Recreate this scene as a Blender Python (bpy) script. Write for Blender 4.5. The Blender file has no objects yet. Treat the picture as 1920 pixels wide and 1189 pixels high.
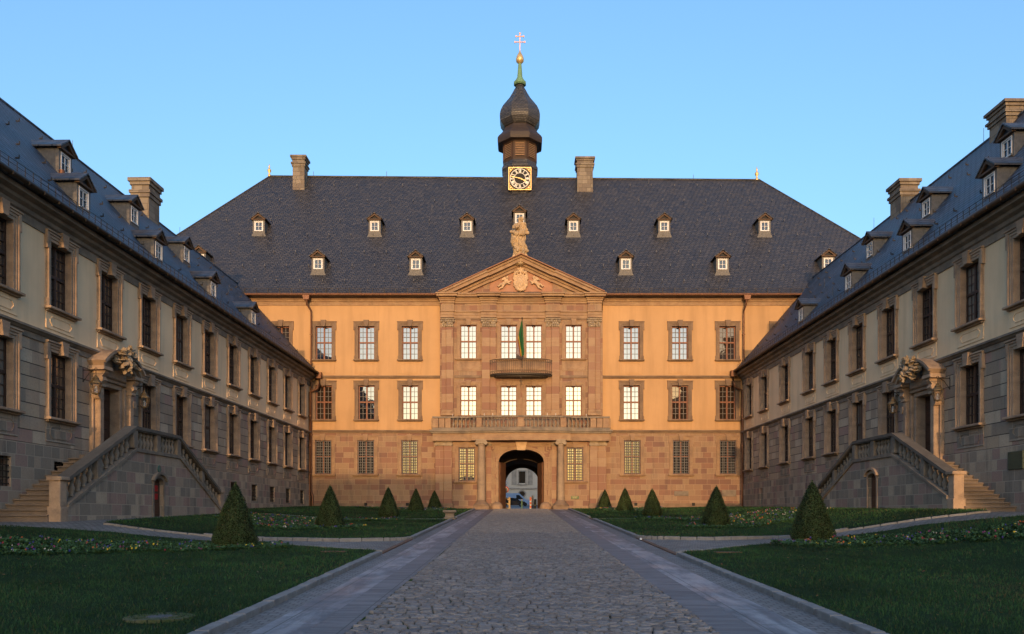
import bpy, math, random
from mathutils import Vector, Matrix, noise
from mathutils.geometry import delaunay_2d_cdt
R = math.radians
PI = math.pi
random.seed(7)
S = bpy.context.scene
COL = S.collection

# ------------------------------------------------------------------ camera
F = 1480.0          # focal length in pixels of the 1920 px wide photograph
D = 61.7            # distance from camera to the main front
cam = bpy.data.objects.new('camera', bpy.data.cameras.new('camera'))
COL.objects.link(cam)
cam.location = (0, 0, 1.6)
cam.rotation_euler = (R(90), 0, 0)
cam.data.sensor_width = 36
cam.data.lens = 36 * F / 1920
cam.data.shift_x = -14 / 1920
cam.data.shift_y = (971 - 594.5) / 1920
cam.data.clip_start = 0.1
cam.data.clip_end = 3000
S.camera = cam

# ------------------------------------------------------------------ light
SUN_EL = R(3.2)
SUN_AZ = R(0.5)      # the sun stands behind the camera, a touch to its right
w = bpy.data.worlds.new('World')
S.world = w
w.use_nodes = True
nt = w.node_tree
bg = nt.nodes['Background']
sky = nt.nodes.new('ShaderNodeTexSky')
sky.sky_type = 'NISHITA'
sky.sun_disc = False
sky.sun_elevation = SUN_EL
sky.sun_rotation = R(180) - SUN_AZ
sky.altitude = 100
sky.air_density = 1.0
sky.dust_density = 5.0
sky.ozone_density = 2.55
nt.links.new(sky.outputs[0], bg.inputs[0])
bg.inputs[1].default_value = 0.25
sun = bpy.data.objects.new('sun', bpy.data.lights.new('sun', 'SUN'))
COL.objects.link(sun)
sun.data.energy = 0.82
sun.data.angle = R(0.6)
sun.data.color = (0.86, 0.51, 0.25)
sd = Vector((-math.sin(SUN_AZ) * math.cos(SUN_EL), math.cos(SUN_AZ) * math.cos(SUN_EL), -math.sin(SUN_EL)))
sun.rotation_euler = sd.to_track_quat('-Z', 'Y').to_euler()
S.view_settings.view_transform = 'Standard'
S.view_settings.look = 'None'
S.view_settings.exposure = 1.92
S.view_settings.gamma = 1.0

# ------------------------------------------------------------------ terrain
def ss(t):
    t = max(0.0, min(1.0, t))
    return t * t * (3 - 2 * t)

def terrain(X, Y):
    p = .0372 * max(Y, -25)
    if Y > D:
        p = .0372 * D + (0 if Y < 83 else .024 * (min(Y, 200) - 83))
    s = (.78 + .0268 * Y) if X < 0 else (1.35 + .0165 * Y)
    t = ss((abs(X) - 8) / 7)
    if Y > D: t = 0
    if Y < 0: t *= max(0, 1 + Y / 20)
    return p * (1 - t) + s * t

# ------------------------------------------------------------------ mesh builder
class MB:
    def __init__(s, M=None):
        s.v = []; s.f = []; s.s = []; s.M = M; s.c = None
    def add(s, vs, fs, smooth=False):
        n = len(s.v)
        if s.M is None: s.v.extend([tuple(p) for p in vs])
        else: s.v.extend([tuple(s.M @ Vector(p)) for p in vs])
        s.f.extend([tuple(i + n for i in f) for f in fs])
        s.s.extend([smooth] * len(fs))
        return s
    def box(s, x0, x1, y0, y1, z0, z1):
        return s.add([(x0,y0,z0),(x1,y0,z0),(x1,y1,z0),(x0,y1,z0),(x0,y0,z1),(x1,y0,z1),(x1,y1,z1),(x0,y1,z1)],
              [(0,3,2,1),(4,5,6,7),(0,1,5,4),(1,2,6,5),(2,3,7,6),(3,0,4,7)])
    def bbox(s, x0, x1, y0, y1, z0, z1, b=.01):     # box with chamfered front edges
        return s.add([(x0,y1,z0),(x1,y1,z0),(x1,y1,z1),(x0,y1,z1),
               (x0,y0+b,z0),(x1,y0+b,z0),(x1,y0+b,z1),(x0,y0+b,z1),
               (x0+b,y0,z0+b),(x1-b,y0,z0+b),(x1-b,y0,z1-b),(x0+b,y0,z1-b)],
              [(0,3,2,1),(0,1,5,4),(1,2,6,5),(2,3,7,6),(3,0,4,7),(4,5,9,8),(5,6,10,9),(6,7,11,10),(7,4,8,11),(8,9,10,11)])
    def quad(s, a, b, c, d): return s.add([a, b, c, d], [(0,1,2,3)])
    def prism(s, poly, a0, a1, ax='y', smooth=False):
        n = len(poly)
        if ax == 'y': mk = lambda p, a: (p[0], a, p[1])
        elif ax == 'x': mk = lambda p, a: (a, p[0], p[1])
        else: mk = lambda p, a: (p[0], p[1], a)
        vs = [mk(p, a0) for p in poly] + [mk(p, a1) for p in poly]
        s.add(vs, [(i, (i+1) % n, (i+1) % n + n, i + n) for i in range(n)], smooth)
        s.add(vs, [tuple(range(n-1, -1, -1)), tuple(range(n, 2*n))])
        return s
    def ring(s, po, pi, a0, a1, ax='y'):            # frame between two outlines with equal counts
        n = len(po)
        if ax == 'y': mk = lambda p, a: (p[0], a, p[1])
        else: mk = lambda p, a: (p[0], p[1], a)
        vs = [mk(p, a0) for p in po] + [mk(p, a0) for p in pi] + [mk(p, a1) for p in po] + [mk(p, a1) for p in pi]
        fs = []
        for i in range(n):
            j = (i+1) % n
            fs += [(i, j, j+n, i+n), (i+2*n, i+3*n, j+3*n, j+2*n), (i, i+2*n, j+2*n, j), (i+n, j+n, j+3*n, i+3*n)]
        return s.add(vs, fs)
    def lathe(s, prof, c=(0,0,0), n=16, smooth=True, ph=0.0):
        vs = []; fs = []
        for r, z in prof:
            for k in range(n):
                a = 2*PI*k/n + ph
                vs.append((c[0] + r*math.cos(a), c[1] + r*math.sin(a), c[2] + z))
        for i in range(len(prof)-1):
            for k in range(n):
                a = i*n+k; b = i*n+(k+1) % n
                fs.append((a, b, b+n, a+n))
        s.add(vs, fs, smooth)
        s.add(vs[:n], [tuple(range(n-1, -1, -1))])
        s.add(vs[-n:], [tuple(range(n))])
        return s
    def tube(s, pts, r, n=8, smooth=True):
        P = [Vector(p) for p in pts]; vs = []; m = len(P)
        rr = r if isinstance(r, (list, tuple)) else [r]*m
        for i, p in enumerate(P):
            t = (P[min(i+1, m-1)] - P[max(i-1, 0)]).normalized()
            u = t.cross(Vector((0,0,1)))
            if u.length < .01: u = t.cross(Vector((1,0,0)))
            u.normalize(); q = t.cross(u)
            for k in range(n):
                a = 2*PI*k/n
                vs.append(p + (u*math.cos(a) + q*math.sin(a))*rr[i])
        fs = [(i*n+k, i*n+(k+1) % n, (i+1)*n+(k+1) % n, (i+1)*n+k) for i in range(m-1) for k in range(n)]
        s.add(vs, fs, smooth)
        s.add(vs[:n], [tuple(range(n-1, -1, -1))]); s.add(vs[-n:], [tuple(range(n))])
        return s
    def ell(s, c, r, n=10, rot=None, jit=0):
        vs = []; m = n//2 + 1
        for i in range(m+1):
            th = PI*i/m
            for k in range(n):
                a = 2*PI*k/n
                d = Vector((math.sin(th)*math.cos(a)*r[0], math.sin(th)*math.sin(a)*r[1], math.cos(th)*r[2]))
                if jit: d *= 1 + jit*noise.noise(Vector((c[0]+d.x, c[1]+d.y, c[2]+d.z))*6)
                if rot is not None: d = rot @ d
                vs.append(Vector(c) + d)
        fs = [(i*n+k, (i+1)*n+k, (i+1)*n+(k+1) % n, i*n+(k+1) % n) for i in range(m) for k in range(n)]
        return s.add(vs, fs, True)
    def mesh(s, name, mat):
        me = bpy.data.meshes.new(name)
        me.from_pydata(s.v, [], s.f)
        if any(s.s): me.polygons.foreach_set('use_smooth', s.s)
        if mat: me.materials.append(mat)
        if s.c is not None:
            at = me.color_attributes.new('tone', 'FLOAT_COLOR', 'POINT')
            buf = []
            for c in s.c: buf += [c[0], c[1], c[2], 1]
            at.data.foreach_set('color', buf)
        me.update()
        return me
    def build(s, name, mat, parent=None, loc=None, rz=0, label=None):
        o = bpy.data.objects.new(name, s.mesh(name, mat))
        COL.objects.link(o)
        if parent is not None: o.parent = parent
        if loc: o.location = loc
        if rz: o.rotation_euler = (0, 0, rz)
        if label: o['label'] = label
        return o

def tag(o, label=None, cat=None, group=None, kind=None):
    if label: o['label'] = label
    if cat: o['category'] = cat
    if group: o['group'] = group
    if kind: o['kind'] = kind
    return o

def empty(name, loc=(0,0,0), rz=0, parent=None):
    o = bpy.data.objects.new(name, None)
    COL.objects.link(o); o.location = loc; o.rotation_euler = (0, 0, rz)
    o.empty_display_size = .3
    if parent is not None: o.parent = parent
    return o

def copy_tree(o, parent=None, loc=None, rz=None, scale=None):
    c = o.copy(); COL.objects.link(c); c.parent = parent
    if loc is not None: c.location = loc
    if rz is not None: c.rotation_euler = (0, 0, rz)
    if scale is not None: c.scale = scale
    for ch in list(o.children): copy_tree(ch, c)
    return c

def fused(mb, name, mat, parent, voxel, loc=None, rz=0, disp=0, dscale=1.0, smooth=True):
    """join overlapping lumps into one continuous carved surface"""
    o = mb.build(name, mat, parent, loc, rz)
    m = o.modifiers.new('remesh', 'REMESH'); m.mode = 'VOXEL'; m.voxel_size = voxel; m.use_smooth_shade = smooth
    dg = bpy.context.evaluated_depsgraph_get(); dg.update()
    me = bpy.data.meshes.new_from_object(o.evaluated_get(dg))
    o.modifiers.clear(); o.data = me
    if disp:
        me.vertices  # carve folds
        ns = [v.normal.copy() for v in me.vertices]
        for v, nn in zip(me.vertices, ns):
            p = v.co * dscale
            v.co += nn * disp * (noise.noise(Vector((p.x, p.y, p.z*.45))) + .5*noise.noise(Vector((p.x*2.6, p.y*2.6, p.z*.9))))
    if not me.materials: me.materials.append(mat)
    me.update()
    return o

# ------------------------------------------------------------------ materials
def newmat(name, rough=.8, spec=.3):
    m = bpy.data.materials.new(name); m.use_nodes = True
    b = m.node_tree.nodes['Principled BSDF']
    b.inputs['Roughness'].default_value = rough
    b.inputs['Specular IOR Level'].default_value = spec
    return m, m.node_tree, b

def N(t, typ, **kw):
    n = t.nodes.new(typ)
    for k, v in kw.items():
        if k.startswith('i_'): n.inputs[k[2:].replace('_', ' ')].default_value = v
        else: setattr(n, k, v)
    return n

def ramp(t, fac, stops, interp='LINEAR'):
    r = N(t, 'ShaderNodeValToRGB'); r.color_ramp.interpolation = interp
    e = r.color_ramp.elements
    while len(e) < len(stops): e.new(.5)
    for el, (p, c) in zip(e, stops):
        el.position = p; el.color = (c[0], c[1], c[2], 1)
    t.links.new(fac, r.inputs[0])
    return r.outputs[0]

def mixc(t, fac, a, b, mode='MIX'):
    m = N(t, 'ShaderNodeMix', data_type='RGBA', blend_type=mode)
    for s, v in ((0, fac), (6, a), (7, b)):
        if hasattr(v, 'links'): t.links.new(v, m.inputs[s])
        elif isinstance(v, (int, float)): m.inputs[s].default_value = v
        else: m.inputs[s].default_value = (v[0], v[1], v[2], 1)
    return m.outputs[2]

def noisef(t, vec, scale, detail=4, rough=.6, dist=0):
    n = N(t, 'ShaderNodeTexNoise'); n.inputs['Scale'].default_value = scale
    n.inputs['Detail'].default_value = detail; n.inputs['Roughness'].default_value = rough
    n.inputs['Distortion'].default_value = dist
    if vec is not None: t.links.new(vec, n.inputs['Vector'])
    return n.outputs[0]

def bump(t, b, h, strength=.3, dist=.02):
    n = N(t, 'ShaderNodeBump'); n.inputs['Strength'].default_value = strength; n.inputs['Distance'].default_value = dist
    t.links.new(h, n.inputs['Height']); t.links.new(n.outputs[0], b.inputs['Normal'])

def math_(t, op, a, b=None, c=None):
    m = N(t, 'ShaderNodeMath', operation=op)
    for i, v in enumerate((a, b, c)):
        if v is None: continue
        if hasattr(v, 'links'): t.links.new(v, m.inputs[i])
        else: m.inputs[i].default_value = v
    return m.outputs[0]

def maprange(t, v, a, b, c=0.0, d=1.0):
    m = N(t, 'ShaderNodeMapRange'); t.links.new(v, m.inputs[0])
    for i, x in zip((1,2,3,4), (a,b,c,d)): m.inputs[i].default_value = x
    return m.outputs[0]

def wallvec(t, sx=1, sz=1, wob=0.0):
    """(x+y, z, 0) of object space: runs round the corners of upright walls"""
    tc = N(t, 'ShaderNodeTexCoord'); sp = N(t, 'ShaderNodeSeparateXYZ')
    t.links.new(tc.outputs['Object'], sp.inputs[0])
    u = math_(t, 'ADD', sp.outputs[0], sp.outputs[1]); v = sp.outputs[2]
    if wob:
        u = math_(t, 'ADD', u, math_(t, 'MULTIPLY', noisef(t, tc.outputs['Object'], .9, 2), wob))
    cb = N(t, 'ShaderNodeCombineXYZ')
    t.links.new(u, cb.inputs[0]); t.links.new(v, cb.inputs[1])
    return tc.outputs['Object'], cb.outputs[0], sp

def brick(t, vec, bw, bh, mortar=.01, off=.5, smooth=.1, sq=1.0, sqf=2):
    n = N(t, 'ShaderNodeTexBrick'); t.links.new(vec, n.inputs['Vector'])
    n.inputs['Color1'].default_value = (0,0,0,1); n.inputs['Color2'].default_value = (1,1,1,1)
    n.inputs['Mortar'].default_value = (.5,.5,.5,1)
    n.inputs['Scale'].default_value = 1; n.inputs['Mortar Size'].default_value = mortar
    n.inputs['Mortar Smooth'].default_value = smooth; n.inputs['Bias'].default_value = 0
    n.inputs['Brick Width'].default_value = bw; n.inputs['Row Height'].default_value = bh
    n.offset = off; n.squash = sq; n.squash_frequency = sqf
    return n

def mat_ashlar(name, pal, bw=.75, bh=.42, joint=(.30,.24,.17), mortar=.012, bs=.5, rough=.88, weather=.35, hj=0.0):
    m, t, b = newmat(name, rough, .2)
    obj, vec, sp = wallvec(t, wob=.10)
    k = brick(t, vec, bw, bh, mortar, sq=.72, sqf=3)
    k2 = brick(t, vec, bw*2, bh*2, 0.0)
    rnd = math_(t, 'FRACT', math_(t, 'ADD', k.outputs[0], math_(t, 'MULTIPLY', k2.outputs[0], .37)))
    st = [(i/len(pal), c) for i, c in enumerate(pal)]
    c = ramp(t, rnd, st, 'CONSTANT')
    n1 = noisef(t, obj, 2.2, 6, .65); n2 = noisef(t, obj, 14, 5, .7)
    mp = N(t, 'ShaderNodeMapping'); t.links.new(obj, mp.inputs[0]); mp.inputs['Scale'].default_value = (1.4, 1.4, .22)
    n3 = noisef(t, mp.outputs[0], 1.6, 5, .6)
    c = mixc(t, maprange(t, n1, .35, .75, 0, .5), c, mixc(t, .5, c, (.20,.15,.11)))
    c = mixc(t, math_(t, 'MULTIPLY', maprange(t, n2, .45, .75), .35), c, (.13,.105,.085))
    c = mixc(t, math_(t, 'MULTIPLY', maprange(t, n3, .52, .75), weather), c, (.09,.08,.07))
    c = mixc(t, k.outputs['Fac'], c, joint)
    hh = math_(t, 'MULTIPLY', k.outputs['Fac'], -1.0)
    if hj:
        fr = math_(t, 'PINGPONG', math_(t, 'DIVIDE', sp.outputs[2], bh), .5)
        mk = math_(t, 'LESS_THAN', fr, hj)
        c = mixc(t, math_(t, 'MULTIPLY', mk, .85), c, (.045,.035,.027)); hh = math_(t, 'MULTIPLY', mk, -3.0)
    t.links.new(c, b.inputs['Base Color'])
    h = math_(t, 'ADD', hh, math_(t, 'MULTIPLY', n2, .5))
    bump(t, b, h, bs, .02)
    return m

def mat_stone(name, col, col2=None, rough=.85, weather=.4, sc=1.0):
    m, t, b = newmat(name, rough, .2)
    tc = N(t, 'ShaderNodeTexCoord'); o = tc.outputs['Object']
    col2 = col2 or tuple(x*.72 for x in col)
    n1 = noisef(t, o, 1.7*sc, 5, .6); n2 = noisef(t, o, 18*sc, 5, .7)
    mp = N(t, 'ShaderNodeMapping'); t.links.new(o, mp.inputs[0]); mp.inputs['Scale'].default_value = (1, 1, 1.7)
    n3 = noisef(t, mp.outputs[0], .8*sc, 6, .7)
    c = mixc(t, maprange(t, n1, .35, .65), col, col2)
    c = mixc(t, math_(t, 'MULTIPLY', maprange(t, n3, .48, .7), weather), c, (.075,.065,.055))
    c = mixc(t, math_(t, 'MULTIPLY', maprange(t, n2, .5, .75), .3), c, (.12,.10,.08))
    t.links.new(c, b.inputs['Base Color']); bump(t, b, n2, .35, .015)
    return m

def mat_banded(name, pal, bh=.62, weather=.25):
    """big single-width blocks stacked (pilasters): every course its own tone"""
    m, t, b = newmat(name, .86, .2)
    obj, vec, sp = wallvec(t)
    k = brick(t, vec, 6.0, bh, .012, off=.13)
    c = ramp(t, k.outputs[0], [(i/len(pal), c) for i, c in enumerate(pal)], 'CONSTANT')
    mp = N(t, 'ShaderNodeMapping'); t.links.new(obj, mp.inputs[0]); mp.inputs['Scale'].default_value = (.8, .8, 3)
    n1 = noisef(t, mp.outputs[0], 1.2, 6, .65, .6); n2 = noisef(t, obj, 15, 5, .7)
    c = mixc(t, maprange(t, n1, .4, .7, 0, .55), c, (.27,.155,.10))
    c = mixc(t, math_(t, 'MULTIPLY', maprange(t, n2, .5, .75), weather), c, (.12,.09,.07))
    c = mixc(t, k.outputs['Fac'], c, (.36,.27,.17))
    t.links.new(c, b.inputs['Base Color'])
    bump(t, b, math_(t, 'ADD', math_(t, 'MULTIPLY', k.outputs['Fac'], -1.0), math_(t, 'MULTIPLY', n2, .4)), .4, .02)
    return m

def mat_plaster(name, col, var=.12, stain=.25):
    m, t, b = newmat(name, .9, .15)
    tc = N(t, 'ShaderNodeTexCoord'); o = tc.outputs['Object']
    n1 = noisef(t, o, .35, 5, .6); n2 = noisef(t, o, 30, 4, .7); n4 = noisef(t, o, 3.5, 6, .7)
    mp = N(t, 'ShaderNodeMapping'); t.links.new(o, mp.inputs[0]); mp.inputs['Scale'].default_value = (1.3, 1.3, .12)
    n3 = noisef(t, mp.outputs[0], 1.1, 5, .55)
    c = mixc(t, maprange(t, n1, .3, .7), tuple(x*(1-var) for x in col), tuple(min(1, x*(1+var*.5)) for x in col))
    c = mixc(t, math_(t, 'MULTIPLY', maprange(t, n3, .46, .68), stain), c, tuple(x*.62 for x in col))
    c = mixc(t, math_(t, 'MULTIPLY', maprange(t, n4, .55, .75), stain*.5), c, tuple(x*.75 for x in col))
    t.links.new(c, b.inputs['Base Color']); bump(t, b, math_(t, 'ADD', n2, math_(t, 'MULTIPLY', n4, 2)), .12, .01)
    return m

def mat_slate(name, col=(.045,.048,.058), bw=.36, bh=.225, rough=.45, slant=0.22, con=1.0):
    m, t, b = newmat(name, rough, .5)
    tc = N(t, 'ShaderNodeTexCoord'); sp = N(t, 'ShaderNodeSeparateXYZ'); t.links.new(tc.outputs['Object'], sp.inputs[0])
    u = math_(t, 'ADD', sp.outputs[0], math_(t, 'MULTIPLY', sp.outputs[1], .6))
    v = math_(t, 'MULTIPLY_ADD', sp.outputs[0], slant*.35, math_(t, 'MULTIPLY', sp.outputs[2], 1.3))
    cb = N(t, 'ShaderNodeCombineXYZ'); t.links.new(u, cb.inputs[0]); t.links.new(v, cb.inputs[1])
    k = brick(t, cb.outputs[0], bw, bh, bh*.10, smooth=.5)
    n1 = noisef(t, tc.outputs['Object'], .5, 4); n2 = noisef(t, tc.outputs['Object'], 9, 4)
    lo = tuple(x*(1-.38*con) for x in col); hi = tuple(x*(1+.5*con) for x in col)
    c = mixc(t, k.outputs[0], lo, hi)
    c = mixc(t, maprange(t, n1, .35, .7, 0, .6), c, (.055,.052,.050))
    c = mixc(t, math_(t, 'MULTIPLY', maprange(t, n2, .55, .8), .5), c, (.085,.08,.065))
    c = mixc(t, k.outputs['Fac'], c, (.005,.005,.006))
    t.links.new(c, b.inputs['Base Color'])
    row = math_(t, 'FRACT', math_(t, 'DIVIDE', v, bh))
    c_row = maprange(t, row, 0, .22 if con < 1.5 else .34, .45 if con < 1.5 else .85, 0)  # shadow line between slate courses, painted into the colour
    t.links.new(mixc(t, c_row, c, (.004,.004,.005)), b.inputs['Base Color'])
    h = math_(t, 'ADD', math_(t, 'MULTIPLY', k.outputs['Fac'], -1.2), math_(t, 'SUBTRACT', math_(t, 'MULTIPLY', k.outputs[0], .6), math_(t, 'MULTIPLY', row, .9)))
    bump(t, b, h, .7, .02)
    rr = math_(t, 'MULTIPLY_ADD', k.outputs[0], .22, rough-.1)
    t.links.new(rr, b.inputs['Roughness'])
    return m

def mat_flat(name, col, rough=.6, spec=.4, metal=0, var=.25, sc=6):
    m, t, b = newmat(name, rough, spec)
    b.inputs['Metallic'].default_value = metal
    tc = N(t, 'ShaderNodeTexCoord'); n = noisef(t, tc.outputs['Object'], sc, 5, .65)
    c = mixc(t, maprange(t, n, .3, .7), tuple(x*(1-var) for x in col), tuple(min(1, x*(1+var*.6)) for x in col))
    t.links.new(c, b.inputs['Base Color']); bump(t, b, n, .1, .01)
    return m

def mat_pane(name, refl=.3, dark=(.012,.013,.014), tint=(1,1,1)):
    """old window glass: dark room behind, slightly wavy reflection"""
    m = bpy.data.materials.new(name); m.use_nodes = True; t = m.node_tree
    t.nodes.remove(t.nodes['Principled BSDF'])
    out = t.nodes['Material Output']
    d = N(t, 'ShaderNodeBsdfDiffuse'); d.inputs[0].default_value = (*dark, 1)
    g = N(t, 'ShaderNodeBsdfGlossy'); g.inputs['Roughness'].default_value = .02; g.inputs[0].default_value = (*tint, 1)
    tc = N(t, 'ShaderNodeTexCoord'); n = noisef(t, tc.outputs['Object'], 1.9, 2, .5)
    oi = N(t, 'ShaderNodeObjectInfo')
    bp = N(t, 'ShaderNodeBump'); bp.inputs['Strength'].default_value = .12; bp.inputs['Distance'].default_value = .02
    t.links.new(n, bp.inputs['Height']); t.links.new(bp.outputs[0], g.inputs['Normal'])
    fr = N(t, 'ShaderNodeFresnel'); fr.inputs[0].default_value = 1.5
    mx = N(t, 'ShaderNodeMixShader')
    t.links.new(math_(t, 'ADD', fr.outputs[0], refl), mx.inputs[0])
    t.links.new(d.outputs[0], mx.inputs[1]); t.links.new(g.outputs[0], mx.inputs[2])
    t.links.new(mx.outputs[0], out.inputs[0])
    return m

TAN = (.42,.31,.20)
M = {}
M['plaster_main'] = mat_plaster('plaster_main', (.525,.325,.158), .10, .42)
M['plaster_wing'] = mat_plaster('plaster_wing', (.86,.635,.385), .13, .42)
M['stone_main'] = mat_ashlar('stone_main', [(.32,.20,.12),(.27,.145,.095),(.35,.235,.145),(.30,.185,.115),(.22,.12,.085),(.33,.22,.13)], .95, .42, joint=(.38,.27,.17), weather=.5)
M['stone_wing'] = mat_ashlar('stone_wing', [(.47,.36,.24),(.37,.28,.195),(.54,.43,.30),(.38,.25,.195),(.45,.34,.235),(.32,.255,.185)], 1.05, .47, joint=(.30,.25,.19), mortar=.012, bs=.8, hj=.035)
M['stone_plinth'] = mat_ashlar('stone_plinth', [(.38,.30,.215),(.29,.245,.185),(.46,.37,.26),(.34,.235,.185),(.25,.215,.165)], .68, .42, joint=(.40,.34,.26), mortar=.013, bs=.7, weather=.75)
M['band'] = mat_banded('stone_pilaster', [(.34,.22,.13),(.27,.15,.10),(.37,.255,.155),(.31,.185,.12),(.25,.135,.095)])
M['trim'] = mat_stone('stone_trim', (.27,.19,.12), (.20,.135,.09))
M['trim_main'] = mat_stone('stone_trim_main', (.38,.26,.155), (.30,.19,.115), weather=.4)
M['trim_dark'] = mat_stone('stone_dark', (.28,.23,.17), (.17,.145,.115), weather=.5)
M['trim_wing'] = mat_stone('stone_trim_wing', (.46,.33,.22), (.35,.25,.17), weather=.6)
M['carved'] = mat_stone('stone_carved', (.38,.30,.20), (.27,.21,.145), weather=.4, sc=2)
M['carved_light'] = mat_stone('stone_relief', (.60,.43,.26), (.50,.35,.21), weather=.1, sc=2)
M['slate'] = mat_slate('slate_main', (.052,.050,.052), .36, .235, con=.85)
M['slate_wing'] = mat_slate('slate_wing', (.062,.078,.105), .42, .28, rough=.62, con=1.9)  # blue of the reflected sky is put into this base colour
M['slate_light'] = mat_flat('slate_dormer', (.125,.12,.11), .55, .4, var=.4, sc=7)
M['chimney'] = mat_ashlar('stone_chimney', [(.25,.215,.165),(.205,.17,.13),(.28,.24,.185),(.185,.155,.125)], .7, .36, joint=(.12,.10,.07), weather=.7)
M['wood_red'] = mat_flat('window_wood_red', (.20,.065,.028), .5, .4)
M['wood_dark'] = mat_flat('window_wood_dark', (.045,.025,.017), .5, .4)
M['wood_door'] = mat_flat('door_wood', (.075,.032,.018), .5, .4, sc=3)
M['wood_brown'] = mat_flat('board_wood', (.10,.06,.035), .7, .3, sc=3)
M['muntin'] = mat_flat('muntin_paint', (.13,.12,.11), .5, .4, var=.1)
M['white'] = mat_flat('white_paint', (.72,.72,.70), .5, .4, var=.1)
M['pane'] = mat_pane('window_glass', .16, tint=(.50,.68,1.0))
M['pane_low'] = mat_pane('window_glass_low', .05, tint=(.75,.85,.85))
M['pane_dormer'] = mat_pane('dormer_glass', .02, (.04,.05,.07), (.6,.8,1))
M['pane_dark'] = mat_pane('window_glass_dark', .03, (.03,.02,.014))
M['pane_wing'] = mat_pane('window_glass_wing', .24)
M['pane_curtain'] = mat_pane('window_glass_curtain', .08, (.16,.15,.13))
M['iron_tan'] = mat_flat('wrought_iron_gilt', (.055,.040,.026), .5, .5, .3)
M['iron'] = mat_flat('wrought_iron', (.04,.032,.022), .55, .5, .4)
M['iron_grey'] = mat_flat('grille_iron', (.13,.13,.13), .6, .4)
M['copper'] = mat_flat('gutter_copper', (.16,.075,.04), .5, .5, .5)
M['gold'] = mat_flat('gilding', (.85,.58,.24), .42, .6, .6, var=.25)
M['cream'] = mat_flat('clock_cream', (.80,.78,.66), .5, .4, var=.08)
M['verdigris'] = mat_flat('verdigris', (.16,.30,.17), .7, .3)
M['black'] = mat_flat('black', (.012,.012,.012), .6, .3)

# ------------------------------------------------------------------ walls, windows, dormers
def wall_open(mb, x0, x1, z0, z1, ops, y=0.0, depth=.4):
    xs = sorted({x0, x1} | {round(v, 4) for o in ops for v in o[:2] if x0 < v < x1})
    zs = sorted({z0, z1} | {round(v, 4) for o in ops for v in o[2:] if z0 < v < z1})
    for i in range(len(xs)-1):
        for j in range(len(zs)-1):
            cx = (xs[i]+xs[i+1])/2; cz = (zs[j]+zs[j+1])/2
            if any(o[0] < cx < o[1] and o[2] < cz < o[3] for o in ops): continue
            mb.quad((xs[i],y,zs[j]), (xs[i+1],y,zs[j]), (xs[i+1],y,zs[j+1]), (xs[i],y,zs[j+1]))
    for a, b, c, d in ops:
        c = max(c, z0); d = min(d, z1); a = max(a, x0); b = min(b, x1)
        if c >= d or a >= b: continue
        y2 = y+depth
        mb.quad((a,y,c),(a,y2,c),(a,y2,d),(a,y,d)); mb.quad((b,y2,c),(b,y,c),(b,y,d),(b,y2,d))
        mb.quad((a,y,d),(a,y2,d),(b,y2,d),(b,y,d)); mb.quad((a,y2,c),(a,y,c),(b,y,c),(b,y2,c))

def surround_mb(w, h, jw=.27, key=True, sill=True, ears=True, proud=.11, deep=.3, top=.30):
    mb = MB(); a = w/2
    st = [(0, .38, .45), (.38, .72, .7), (.72, 1.0, 1.0)]
    for s in (-1, 1):
        for k, (f0, f1, p) in enumerate(st):
            x0, x1 = a + jw*f0, a + jw*f1
            if s < 0: x0, x1 = -x1, -x0
            mb.bbox(x0, x1, -proud*p, deep if k == 0 else .02, 0, h + top*f0, .008)
    for k, (f0, f1, p) in enumerate(st):
        mb.bbox(-a - jw*f0, a + jw*f0, -proud*p - .004, deep if k == 0 else .02, h + top*f0, h + top*f1, .008)
    for s in (-1, 1):       # outer corner of each fascia
        for f0, f1, p in st:
            x0, x1 = a + jw*f0, a + jw*f1
            if s < 0: x0, x1 = -x1, -x0
            mb.box(x0, x1, -proud*p - .002, .018, h + top*f0, h + top*f1)
    if ears:
        for s in (-1, 1):
            x0, x1 = sorted((s*(a+jw), s*(a+jw+.085)))
            mb.bbox(x0, x1, -proud - .003, .02, h - .32, h + top + .002, .01)
            x0, x1 = sorted((s*(a+jw), s*(a+jw+.05)))
            mb.bbox(x0, x1, -proud*.8, .02, 0, .3, .01)
        mb.bbox(-a-jw-.10, a+jw+.10, -proud-.05, .02, h+top+.002, h+top+.06, .012)
    if key:
        zt = h + top + .15
        mb.prism([(-.13, h-.05), (.13, h-.05), (.21, zt), (-.21, zt)], -proud-.10, .019)
    if sill:
        mb.bbox(-a-jw-.09, a+jw+.09, -.13-proud, .25, -.09, 0, .015)
        mb.bbox(-a-jw-.02, a+jw+.02, -.13, .02, -.16, -.092, .012)
    return mb

def frame_mb(w, h, y=.20, tr=.52, cols=2, rows=3, bar=.11, edge=.08):
    mb = MB(); a = w/2
    mb.box(-a, -a+edge, y, y+.07, 0, h); mb.box(a-edge, a, y, y+.07, 0, h)
    mb.box(-a+edge, a-edge, y, y+.07, 0, edge); mb.box(-a+edge, a-edge, y, y+.07, h-edge, h)
    mb.box(-bar/2, bar/2, y-.02, y+.07, edge, h-edge)
    zt = h*tr
    for s in (-1, 1):
        x0, x1 = sorted((s*bar/2, s*(a-edge)))
        mb.box(x0, x1, y-.03, y+.07, zt-bar/2, zt+bar/2)
    return mb

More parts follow.
